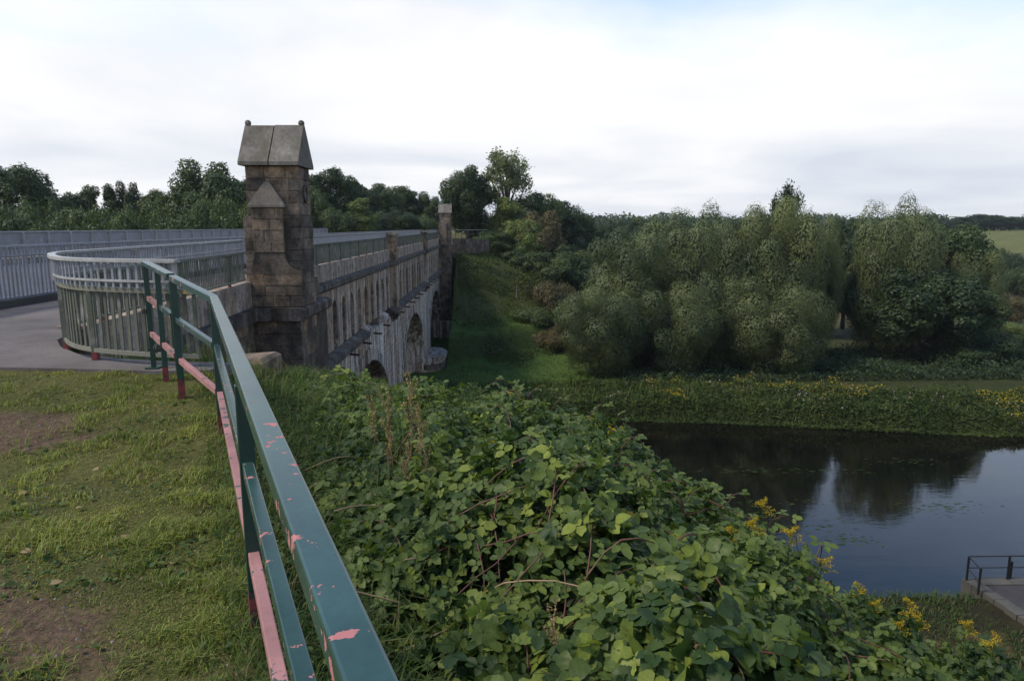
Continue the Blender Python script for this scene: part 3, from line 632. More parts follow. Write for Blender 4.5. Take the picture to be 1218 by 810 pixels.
# divider between footpath and road
dv = thing('grey_divider_fence', (-9.1, 14, PZ), 'long grey vertical-bar fence between the footpath and the road', 'fence')
DP = [(-8.95, 9.6), (-8.98, 13.0), (-8.98, 84.5)]
MB().sweep(p3(DP, 1.29), .07, .04).build('top_rail', M['grey'], dv); MB().sweep(p3(DP, .34), .05, .045).build('bottom_rail', M['grey'], dv)
MB().sweep(p3(DP, PZ + .05), .16, .16).build('kerb', M['concrete'], dv)
bars(dv, DP, .36, 1.275, .118, .05, .016, M['grey'])
for y in np.arange(10, 84, 2.36): MB().box(-9.02, -8.94, y - .03, y + .03, PZ + .1, 1.26).build('post', M['grey'], dv)
MB().sweep(p3(DP, 1.12), .03, .03).build('middle_rail', M['grey'], dv)
# far parapet railing of the road
fp = thing('far_parapet_railing', (-20.1, 50, .36), 'pale grey mesh parapet railing on the far side of the road', 'railing')
FPp = [(-20.1, 18), (-20.1, 84)]
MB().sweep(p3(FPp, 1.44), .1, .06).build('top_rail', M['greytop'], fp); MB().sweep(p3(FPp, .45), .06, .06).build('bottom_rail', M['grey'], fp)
bars(fp, FPp, .47, 1.41, .055, .034, .012, M['grey'], False)
for y in np.arange(18.3, 84, 1.65): MB().box(-20.05, -19.97, y - .04, y + .04, .36, 1.42).build('post', M['greytop'], fp)
# short railing on the far wing wall
fr = thing('far_end_railing', (-4.3, 84.6, .2), 'small dark railing on the wing wall past the far pillar', 'railing')
FRp = [(-5.1, 84.3), (-3.6, 84.9), (-1.9, 86.2), (-.9, 88.2)]
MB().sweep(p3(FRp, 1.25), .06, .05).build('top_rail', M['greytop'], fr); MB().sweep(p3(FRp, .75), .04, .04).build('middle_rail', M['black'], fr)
for p, t in resample(FRp, .8): MB().box(p[0] - .03, p[0] + .03, p[1] - .03, p[1] + .03, .15, 1.24).build('post', M['black'], fr)

# ------------------------------------------------------------------ foreground green railing
gr = thing('green_railing', (-1.1, 2.7, 0), 'dark green metal handrail with peeling paint and bare salmon-pink lower rail', 'railing')
K0, K1 = np.array([.42, -.56]), np.array([-2.17, 5.30]); tdir = (K1 - K0) / np.linalg.norm(K1 - K0)
Q3, Q2, Q1 = np.array([-2.86, 6.15]), np.array([-3.25, 6.68]), np.array([-3.58, 7.12])
gz = {0: 0., 1: .03, 3: .10, 2: .14, 4: .185}
def rail(name, pts, w, h, mat, parent=gr): return MB().sweep(pts, w, h).build(name, mat, parent)
def bev(o, w=.006):
    m = o.modifiers.new('edge', 'BEVEL'); m.width = w; m.segments = 2; m.limit_method = 'ANGLE'; return o
bev(rail('top_rail', [(K0[0] + .008, K0[1] + .003, 1.075), (K1[0] + .006, K1[1] + .003, 1.10), (*Q3, 1.20)], .064, .055, M['green']))
bev(rail('middle_rail', [(*(K0 - tdir * -.02), .71), (*(K1 - tdir * .03), .73)], .042, .05, M['green']), .004)
bev(rail('middle_rail', [(*(K1 + (Q3 - K1) * .05), .735), (*(Q3 - (Q3 - K1) * .05), .83)], .042, .05, M['green']), .004)
bev(rail('bottom_rail', [(*K0, .335), (*(K1 - tdir * .03), .355)], .042, .05, M['pink']), .004)['label'] = 'salmon-pink bottom rail stripped of its green paint'
bev(rail('bottom_rail', [(*(K1 + (Q3 - K1) * .05), .36), (*(Q3 - (Q3 - K1) * .05), .46)], .042, .05, M['pink']), .004)
def post(p, zb, zt, parent=gr, w=.058, d=.05, foot=.2):
    n = np.array([tdir[1], -tdir[0], 0]); t = np.array([*tdir, 0])
    o = bev(MB().obox((p[0], p[1], (zb + foot + zt) / 2), n, t, w, d, zt - zb - foot).build('post', M['green_post'], parent), .004)
    if foot: MB().obox((p[0], p[1], zb + foot / 2 - .02), n, t, w + .001, d + .001, foot + .04).build('rusty_foot', M['redfoot'], o)
    return o
for s in (2.61, 5.1): pass
def on_line(y): f = (y - K0[1]) / (K1[1] - K0[1]); return K0 + (K1 - K0) * f
post(on_line(2.60), 0.0, 1.05); post(on_line(.05), 0.0, 1.05); post(K1 + tdir * -.02, .03, 1.075); post(Q3, .09, 1.175)
gate = thing('green_side_gate', (-3.4, 6.9, .15), 'narrow dark green gate section with pink patches and a padlock chain post', 'gate')
b0 = Q3 + (Q2 - Q3) * .13
bev(rail('top_rail', [(*b0, 1.215), (*Q2, 1.25), (*Q1, 1.285)], .075, .045, M['green'], gate), .004)
post(b0, .35, 1.19, gate, .035, .035, 0); post(Q2, .15, 1.225, gate, .05, .045, .14)
for z, mt in ((.85, 'green'), (.48, 'pink')): rail('cross_rail', [(*(b0 + (Q2 - b0) * .08), z), (*(Q2 + (b0 - Q2) * .08), z + .035)], .04, .045, M[mt], gate)
for z, mt in ((.89, 'pink'), (.52, 'pink')): rail('cross_rail', [(*(Q2 + (Q1 - Q2) * .08), z), (*(Q1 + (Q2 - Q1) * .08), z + .035)], .04, .045, M[mt], gate)
post(Q1, .19, 1.26, gate, .05, .045, 0)
MB().obox((Q1[0], Q1[1], .195), (1, 0, 0), (0, 1, 0), .13, .13, .012).build('foot_plate', M['green_post'], gate)
for nm, z, lab in (('padlock', .84, 'small steel padlock hanging on the gate by its chain'), ('padlock', .49, 'lower steel padlock near the foot of the gate')):
    q = Q1 + (Q2 - Q1) * (.12 if z > .6 else .8) - np.array([.03, .06]); o = thing(nm, (q[0], q[1], z - .1), lab, 'padlock')
    MB().obox((q[0], q[1], z - .045), (1, 0, 0), (0, 1, 0), .038, .02, .042).build('body', M['black'], o)
    MB().tube([(q[0] + .013 * math.cos(a), q[1], z - .025 + .034 * math.sin(a)) for a in np.linspace(0, math.pi, 9)], .005, 6).build('shackle', M['steel'], o)

# ------------------------------------------------------------------ trees
def tubes_np(): pass
def leaf_cloud(seed, lobes, n, size, shell=.72, up=.35, elong=1.7, jag=.35, align=1.15, tw=.45, nz=.5):
    """lobes: (cx,cy,cz,rx,rz,tint). leaf quads scattered in lobe shells, uneven outline"""
    r = np.random.default_rng(seed); Lb = np.array(lobes, float); w = Lb[:, 3] * Lb[:, 4]; w /= w.sum()
    k = r.choice(len(Lb), n, p=w); d = r.normal(size=(n, 3)); d /= np.linalg.norm(d, axis=1)[:, None]
    # sub clumps make the outline ragged
    az = np.arctan2(d[:, 1], d[:, 0]); lump = fbm(az * 2.2 + k * 7.3, d[:, 2] * 3.1 + k * 3.7, seed, 3)
    rad = (shell + (1.06 - shell) * r.random(n) ** .6) * (1 + jag * (lump - .5) * 1.6) + jag * .12 * r.normal(size=n)
    c = Lb[k, :3] + d * rad[:, None] * np.stack([Lb[k, 3], Lb[k, 3], Lb[k, 4]], 1)
    nrm = d * align + r.normal(size=(n, 3)) * nz + np.array([0, 0, up]); nrm /= np.linalg.norm(nrm, axis=1)[:, None]
    a = np.cross(nrm, r.normal(size=(n, 3))); a /= np.linalg.norm(a, axis=1)[:, None] + 1e-9; b = np.cross(nrm, a)
    s = size * (.6 + .8 * r.random(n))[:, None]
    V = np.stack([c - a * s * elong * .5, c + b * s * .42 - a * s * .05, c + a * s * elong * .5 - nrm * s * .12, c - b * s * .42 - a * s * .05], 1).reshape(-1, 3)
    F = np.arange(4 * n).reshape(n, 4)
    tint = np.clip(Lb[k, 5] * (1 - tw) + tw * r.random(n) + .25 * (lump - .5), 0, 1)
    at = np.zeros((n, 4, 4)); at[..., 0] = tint[:, None]; at[..., 3] = 0
    return V, F, at.reshape(-1, 4)
def make_tree(kind, seed):
    """returns (trunk mesh, crown mesh, nominal height, nominal crown radius)"""
    r = random.Random(seed); lobes = []; H = 10.0; n = 34000; size = .155; kw = {}
    if kind == 'broad':
        RC = 3.9
        for i in range(34):
            f = -.95 + 1.93 * (i + .5) / 34; q = i * 2.39996 + r.uniform(-.5, .5); rr = math.sqrt(max(0, 1 - f * f)); a = r.uniform(.65, 1.4); k = r.uniform(.72, 1.08)
            lobes.append(((3.9 - a * .8) * k * rr * math.cos(q), (3.9 - a * .8) * k * rr * math.sin(q), 5.9 + (4.1 - a * .8) * k * f, a, a * r.uniform(.75, 1.05), r.random()))
        lobes.append((0, 0, 5.6, 2.4, 2.6, .3)); kw = dict(jag=.5)
    elif kind == 'poplar':
        RC = 2.0
        for i in range(44):
            z = r.uniform(1.6, 9.4); rr = (1 - abs((z - 5.2) / 6.4) ** 2.2) * 1.95; q = r.uniform(0, 6.28); f = r.uniform(.25, .95)
            lobes.append((rr * f * math.cos(q), rr * f * math.sin(q), z, r.uniform(.4, .75), r.uniform(.5, .95), r.random()))
        n = 15000; size = .12; kw = dict(jag=.7, shell=.05, align=.3)
    elif kind == 'willow':
        RC = 4.6
        for i in range(27):
            f = -.94 + 1.74 * (i + .5) / 27; q = i * 2.39996 + r.uniform(-.45, .45); rr = math.sqrt(max(0, 1 - f * f)); a = r.uniform(1.2, 2.0); k = r.uniform(.86, 1.12) * (.94 if f > .6 else 1)
            lobes.append(((4.6 - a * .8) * k * rr * math.cos(q), (4.6 - a * .8) * k * rr * math.sin(q), 4.9 + (4.9 - a * .8) * k * f * (1 if f > 0 else .95), a, a * r.uniform(.8, 1.05), r.random() * .8 + (.2 if f > 0 else 0)))
        lobes.append((0, 0, 4.5, 2.6, 3.1, .0)); n = 82000; size = .074; kw = dict(jag=.32, elong=2.4, shell=.80, up=.05, align=2.6, tw=.12, nz=.36)  # core lobe tinted darkest: shade in the gaps put into leaf colour
    elif kind == 'bush':
        RC = 4.2; H = 6.0
        for i in range(20):
            q = r.uniform(0, 6.28); f = r.uniform(-.6, 1); rr = r.uniform(.3, .8)
            lobes.append((RC * rr * math.cos(q), RC * rr * math.sin(q), 2.5 + 2.1 * f * (1 - .5 * rr), r.uniform(.8, 1.5), r.uniform(.7, 1.3), r.random()))
        lobes.append((0, 0, 2.3, 2.6, 2.2, .3)); n = 24000; size = .14; kw = dict(jag=.55)
    elif kind == 'slim':
        RC = 2.6
        for i in range(28):
            z = r.uniform(1.0, 9.6); rr = 2.3 * (1 - ((z - 3.6) / 6.6) ** 2) ** .8 if abs(z - 3.6) < 6.5 else .2; q = r.uniform(0, 6.28); f = r.uniform(.2, .85)
            lobes.append((rr * f * math.cos(q), rr * f * math.sin(q), z, r.uniform(.55, .95), r.uniform(.6, 1.1), r.random()))
        lobes.append((0, 0, 4.2, 1.3, 3.4, .3)); n = 24000; size = .135; kw = dict(jag=.6)
    V, F, at = leaf_cloud(seed, lobes, n, size, **kw)
    Hn = float(np.percentile(V[:, 2], 99.7)); RC = float(np.percentile(np.hypot(V[:, 0], V[:, 1]), 96))
    crown = mesh_np('crown', V, F, None, False, {'leaf': at})
    tb = MB(); lean = r.uniform(-.3, .3); P = [(lean * t * t, r.uniform(-.12, .12) * t, H * .72 * t) for t in (0, .15, .35, .6, .85, 1)]
    tb.tube(P, [.34, .26, .21, .15, .08, .03], 8)
    for lb in lobes[:18]:
        t = r.uniform(.18, .55); z0 = H * .86 * t; a = np.array([lean * t * t, 0, z0]); b = np.array(lb[:3]); m_ = (a + b) / 2 + np.array([0, 0, .35])
        tb.tube([a, m_, b], [.11, .07, .02], 5)
    return tb.mesh('trunk', M['bark'], smooth=True), crown, Hn, RC
PROTO = {}
for kd, ns in (('broad', 3), ('poplar', 1), ('willow', 3), ('bush', 3), ('slim', 3)):
    PROTO[kd] = [make_tree(kd, 100 + 13 * i + len(kd)) for i in range(ns)]
CROWN = {}
def tree(kind, mat, u, top, wpx, Y, label, group=None, name='tree', zbase=None, var=None, cat='tree', low=0.0):
    i = (var if var is not None else random.randrange(99)) % len(PROTO[kind]); tm, cm, H, RC = PROTO[kind][i]
    p = aty(u, top, Y); zb = float(G(p[0], Y)) if zbase is None else zbase; h = p[2] - zb; w = wpx / 812 * Y / 2 * 1.05
    if not cm.materials: cm.materials.append(M[mat])
    o = thing(name, (p[0], Y, zb - .05), label, cat, group); o.rotation_euler = (0, 0, random.uniform(0, 6.28))
    sc = (w / RC, w / RC, h / H)
    a = obj('trunk', tm, o); b = obj('crown', cm, o); a.scale = sc; b.scale = sc; b.material_slots[0].link = 'OBJECT'; b.material_slots[0].material = M[mat]
    return o
gL, gM, gW, gR = 'trees beyond the road', 'trees lining the road past the bridge', 'willows on the far bank', 'trees on the far embankment'
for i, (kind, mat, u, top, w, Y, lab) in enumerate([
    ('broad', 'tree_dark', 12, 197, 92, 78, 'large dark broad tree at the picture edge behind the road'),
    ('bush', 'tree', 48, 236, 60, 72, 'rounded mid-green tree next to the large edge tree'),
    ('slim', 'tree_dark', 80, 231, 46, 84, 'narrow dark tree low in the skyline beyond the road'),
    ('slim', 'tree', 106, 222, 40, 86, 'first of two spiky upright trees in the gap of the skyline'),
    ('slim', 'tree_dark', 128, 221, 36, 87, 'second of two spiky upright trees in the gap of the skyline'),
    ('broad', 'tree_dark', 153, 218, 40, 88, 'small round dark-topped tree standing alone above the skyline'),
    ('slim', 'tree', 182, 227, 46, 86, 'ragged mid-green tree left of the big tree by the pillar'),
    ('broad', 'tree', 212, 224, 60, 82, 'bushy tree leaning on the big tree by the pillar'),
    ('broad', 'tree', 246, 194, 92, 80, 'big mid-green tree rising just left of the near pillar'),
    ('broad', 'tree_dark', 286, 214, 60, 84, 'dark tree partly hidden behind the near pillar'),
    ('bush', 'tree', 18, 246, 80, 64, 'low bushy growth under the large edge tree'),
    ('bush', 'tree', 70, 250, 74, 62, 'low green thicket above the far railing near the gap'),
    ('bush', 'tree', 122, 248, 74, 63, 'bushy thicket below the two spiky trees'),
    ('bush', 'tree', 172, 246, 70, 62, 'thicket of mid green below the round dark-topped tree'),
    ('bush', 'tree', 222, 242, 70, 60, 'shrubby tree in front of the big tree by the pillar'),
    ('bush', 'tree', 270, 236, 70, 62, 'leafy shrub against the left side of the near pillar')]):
    tree(kind, mat, u, top, w, Y, lab, gL, 'roadside_tree', zbase=-4.5, var=i)
for i, (kind, mat, u, top, w, Y, lab) in enumerate([
    ('broad', 'tree_dark', 392, 202, 62, 98, 'tall dark tree rising just right of the near pillar'),
    ('broad', 'tree', 372, 226, 40, 92, 'mid-green tree tucked behind the right edge of the near pillar'),
    ('slim', 'tree_light', 430, 236, 36, 92, 'light green pointed young tree beside the road'),
    ('broad', 'tree_dark', 424, 217, 48, 112, 'dark tree behind the light green young tree'),
    ('broad', 'tree', 454, 219, 46, 118, 'round-topped tree midway between the two pillars'),
    ('slim', 'tree', 476, 222, 36, 124, 'slender tree right of the midway round-topped tree'),
    ('broad', 'tree_dark', 494, 228, 40, 128, 'dark green tree near the far pillar'),
    ('broad', 'tree', 513, 234, 36, 126, 'lowest tree of the row touching the far pillar'),
    ('bush', 'tree', 404, 248, 44, 90, 'low shrub at the road edge under the tall dark tree'),
    ('bush', 'tree_dark', 462, 250, 60, 104, 'dark shrubby growth along the road between the pillars'),
    ('bush', 'tree', 500, 254, 50, 108, 'green shrub at the road side close to the far pillar')]):
    tree(kind, mat, u, top, w, Y, lab, gM, 'roadside_tree', zbase=-.6, var=i + 1)
tree('broad', 'tree_dark', 556, 199, 56, 97, 'dark rounded maple standing alone by the far pillar', gR, 'maple_tree', zbase=-.2, var=2)
tree('bush', 'tree_dark', 568, 250, 64, 101, 'dark shrub filling in behind the maple', gR, 'bush', zbase=-.2, var=1, cat='bush')
tree('poplar', 'poplar', 604, 180, 58, 100, 'tall silvery poplar rising highest on the far embankment', gR, 'poplar_tree', zbase=-2, var=0)
for i, (kind, mat, u, top, w, Y, zb, lab) in enumerate([
    ('slim', 'tree_light', 600, 236, 46, 97, -3, 'yellow-green leafy tree directly under the silvery poplar'),
    ('broad', 'tree', 640, 231, 64, 104, -5, 'mid-green tree right of the silvery poplar'),
    ('broad', 'tree_dark', 672, 240, 60, 106, -7, 'dark feathery tree stepping down from the poplar group'),
    ('broad', 'tree_dark', 694, 262, 44, 108, -9, 'small dark tree at the right end of the embankment group'),
    ('broad', 'tree', 592, 276, 56, 92, -3, 'rounded green bush at the top of the grassy embankment'),
    ('broad', 'tree_brown', 640, 252, 66, 95, -7, 'olive-brown turning tree in the middle of the embankment group'),
    ('broad', 'tree', 618, 298, 66, 90, -7, 'green tree overhanging the grass slope'),
    ('broad', 'tree', 668, 292, 70, 94, -9, 'full green tree above the brown scrub'),
    ('broad', 'tree_dark', 690, 320, 56, 90, -11, 'dark tree between the brown scrub and the willows'),
    ('bush', 'tree_brown', 664, 335, 54, 80, -11, 'brownish scrubby bush at the foot of the embankment'),
    ('bush', 'tree_brown', 634, 338, 44, 83, -8, 'smaller brown bush on the embankment slope'),
    ('bush', 'tree_dark', 556, 352, 50, 82, -7, 'dark scrub on the slope beside the far pillar'),
    ('bush', 'tree', 640, 366, 62, 77, -10.5, 'low green bush at the toe of the grass slope'),
    ('bush', 'tree', 684, 352, 70, 76, -11.5, 'green bush filling in beside the lowest willow'),
    ('bush', 'tree_brown', 662, 388, 56, 73, -11.5, 'dull brown scrub nearest the meadow'),
    ('broad', 'tree_light', 624, 262, 50, 93, -5, 'pale green tree in front of the poplar group'),
    ('broad', 'tree', 656, 300, 70, 88, -9, 'green tree in the heart of the embankment group')]):
    tree(kind, mat, u, top, w, Y, lab, gR, 'tree' if kind != 'bush' else 'bush', zbase=zb, var=i, cat='tree' if kind != 'bush' else 'bush')
for i, (u, top, w, Y, lab) in enumerate([
    (708, 268, 60, 150, 'dark wood-edge tree right of the embankment group'), (738, 262, 60, 165, 'far green tree above the first low willow'),
    (768, 259, 60, 170, 'far green tree with flat top beside the willow crowns'), (722, 292, 70, 130, 'dark tree filling the gap left of the willows'),
    (800, 262, 60, 175, 'distant tree showing between two willow tops'), (756, 300, 70, 125, 'shaded tree behind the leftmost tall willow'),
    (1012, 262, 62, 84, 'dark tree in the notch between the willows and the right tree'), (985, 272, 60, 80, 'dark shaded tree at the right flank of the willows'),
    (1030, 300, 60, 78, 'deep-shaded tree low in the notch')]):
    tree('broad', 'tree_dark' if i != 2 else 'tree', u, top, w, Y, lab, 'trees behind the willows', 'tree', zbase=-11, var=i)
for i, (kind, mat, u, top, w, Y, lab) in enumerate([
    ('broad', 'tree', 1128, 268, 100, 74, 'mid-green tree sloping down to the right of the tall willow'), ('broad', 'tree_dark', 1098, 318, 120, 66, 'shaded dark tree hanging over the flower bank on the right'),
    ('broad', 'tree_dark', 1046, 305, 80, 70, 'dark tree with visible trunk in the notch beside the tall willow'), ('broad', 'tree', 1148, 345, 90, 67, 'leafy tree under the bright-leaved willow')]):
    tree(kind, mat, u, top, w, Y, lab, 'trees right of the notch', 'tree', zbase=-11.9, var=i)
for i, (u, top, w, Y, lab) in enumerate([
    (716, 342, 100, 60.5, 'low rounded willow at the left end of the willow clump'),
    (758, 266, 118, 66, 'tall olive willow with broad crown, leftmost of the tall ones'),
    (838, 247, 104, 67, 'olive willow in the middle with the evenly domed top'),
    (928, 238, 108, 66, 'highest willow with bright olive upper lobes'),
    (800, 335, 104, 61.5, 'front willow with drooping foliage reaching the meadow'),
    (925, 332, 116, 61.5, 'front willow with big round lobes over the flower bank'),
    (862, 322, 80, 64, 'shaded willow between the two front willows'),
    (975, 262, 60, 69, 'narrow willow at the edge of the dark notch'),
    (1070, 238, 96, 69, 'tall spreading willow right of the dark notch'),
    (1164, 300, 66, 70, 'bright-leaved willow at the right end above the field')]):
    tree('willow', 'willow', u, top, w, Y, lab, gW, 'willow_tree', zbase=-11.9, var=i)
tree('poplar', 'tree_dark', 938, 221, 34, 84, 'spindly dark treetop poking above the highest willow', None, 'tree', zbase=-11, var=1)
tree('bush', 'tree_dark', 1188, 392, 70, 64, 'dark round bush at the right picture edge above the bank', 'bushes on the far bank', 'bush', var=0, cat='bush')
tree('bush', 'tree_dark', 1136, 408, 80, 64, 'shaded bush under the bright-leaved willow', 'bushes on the far bank', 'bush', var=1, cat='bush')
for i, (u, top, w, Y, mt, lab) in enumerate([(1200, 352, 46, 92, 'tree_brown', 'reddish-brown bush in the field at the right edge'), (1214, 318, 50, 120, 'tree', 'green bush in the field above the reddish one'), (1196, 296, 40, 150, 'tree_dark', 'dark bush by the field fence'), (1216, 384, 44, 80, 'tree_light', 'yellow-green bush just above the dark round bush')]):
    tree('bush', mt, u, top, w, Y, lab, 'bushes in the field', 'bush', var=i, cat='bush')
for i, u in enumerate((1128, 1148, 1166, 1184, 1203, 1222)):
    tree('broad', 'tree_dark', u, (262, 258, 255, 256, 258, 262)[i], 30, 330, 'dark treetop %s on the distant hill at the right' % ('first from the willows', 'second from the willows', 'third from the willows, the highest', 'fourth from the willows', 'fifth from the willows', 'nearest the picture edge')[i], 'trees on the distant hill', 'hill_tree', var=i)
for i, u in enumerate(range(672, 1120, 24)): pass
def far_wood():
    lobes = []; r = random.Random(5)
    for k in range(240):
        u = r.uniform(640, 1120); Y = r.uniform(430, 640); x = (u - 588) / 823 * Y; z = float(G(x, Y)); s = r.uniform(5, 9); lobes.append((x, Y, z + r.uniform(0, 5), s, s * .8, r.random()))
    for k in range(60):
        u = r.uniform(1100, 1330); Y = r.uniform(330, 400); x = (u - 588) / 823 * Y; z = float(G(x, Y)); s = r.uniform(3, 5); lobes.append((x, Y, z + r.uniform(1, 5), s, s * .9, r.random()))
    V, F, at = leaf_cloud(77, lobes, 42000, 1.6, jag=.5)
    o = obj('far_woodland', mesh_np('far_woodland', V, F, M['tree_dark'], False, {'leaf': at})); tag(o, 'far woodland along the valley skyline', 'woodland', kind='stuff')
far_wood()

# ------------------------------------------------------------------ low vegetation helpers
def rand_rot(nrm, az, r):
    """frames (n,3,3): columns along, across, normal"""
    z = nrm / np.linalg.norm(nrm, axis=1)[:, None]; a = np.stack([np.cos(az), np.sin(az), np.zeros_like(az)], 1)
    a = a - z * (a * z).sum(1)[:, None]; a /= np.linalg.norm(a, axis=1)[:, None] + 1e-9; b = np.cross(z, a); return np.stack([a, b, z], 2)
def leaflet(detail):
    """ovate folded leaflet along +x, unit length. returns V, tris, (along, across)"""
    if detail == 0:
        V = [(0, 0, 0), (.24, .34, .09), (.68, .35, .03), (1, 0, -.14), (.68, -.35, .03), (.24, -.34, .09)]; T = [(0, 3, 2), (0, 2, 1), (0, 5, 4), (0, 4, 3)]
        U = [(0, .5), (.25, 1), (.7, 1), (1, .5), (.7, 0), (.25, 0)]
    else:
        ts = np.linspace(0, 1, 5 if detail == 1 else 10); V = [(0, 0, 0)]; U = [(0, .5)]; T = []
        for i, t in enumerate(ts[1:-1]):
            w = .43 * math.sin(math.pi * t ** .8) ** .8 * (1 + (.10 if detail == 2 and i % 2 else 0)); zz = -.16 * t * t
            V += [(t, w, zz + .10 * w / .4), (t, 0, zz), (t, -w, zz + .10 * w / .4)]; U += [(t, 1), (t, .5), (t, 0)]
        V.append((1, 0, -.17)); U.append((1, .5)); n = len(ts) - 2; e = len(V) - 1
        T += [(0, 2, 1), (0, 3, 2)]
        for i in range(n - 1):
            a = 1 + 3 * i; b = a + 3; T += [(a, a + 1, b + 1), (a, b + 1, b), (a + 1, a + 2, b + 2), (a + 1, b + 2, b + 1)]
        a = 1 + 3 * (n - 1); T += [(a, a + 1, e), (a + 1, a + 2, e)]
    return np.array(V, float), np.array(T), np.array(U)
def compound(detail, five=False):
    V, T, U = leaflet(detail); Vs, Ts, Us = [], [], []; b = 0
    spec = [(0, 1.0, .32), (1.25, .82, .05), (-1.25, .82, .05)] + ([(2.1, .62, -.12), (-2.1, .62, -.12)] if five else [])
    for ang, sc, off in spec:
        c, s_ = math.cos(ang), math.sin(ang); P = V * sc; Q = np.stack([P[:, 0] * c - P[:, 1] * s_ + off, P[:, 0] * s_ + P[:, 1] * c, P[:, 2] - .06 * abs(ang)], 1)
        Vs.append(Q); Ts.append(T + b); Us.append(U); b += len(V)
    return np.concatenate(Vs), np.concatenate(Ts), np.concatenate(Us)
def stamp(name, tmpl, pos, fr, sc, tint, age, mat, jitter=None):
    V, T, U = tmpl; n = len(pos); P = np.einsum('nij,vj->nvi', fr, V) * sc[:, None, None] + pos[:, None, :]
    F = (T[None] + (np.arange(n) * len(V))[:, None, None]).reshape(-1, 3)
    at = np.zeros((n, len(V), 4)); at[..., 0] = tint[:, None]; at[..., 1] = U[None, :, 0]; at[..., 2] = U[None, :, 1]; at[..., 3] = age[:, None]
    return mesh_np(name, P.reshape(-1, 3), F, mat, True, {'leaf': at.reshape(-1, 4)})
def hit(u, v, off=0.0, f=None):
    d = ray(u, v); f = f or bramble_top
    ts = np.arange(1.0, 40, .04); P = np.array([0, 0, EYE]) + d[None] * ts[:, None]
    k = np.argmax(P[:, 2] < f(P[:, 0], P[:, 1]) + off); return P[k]

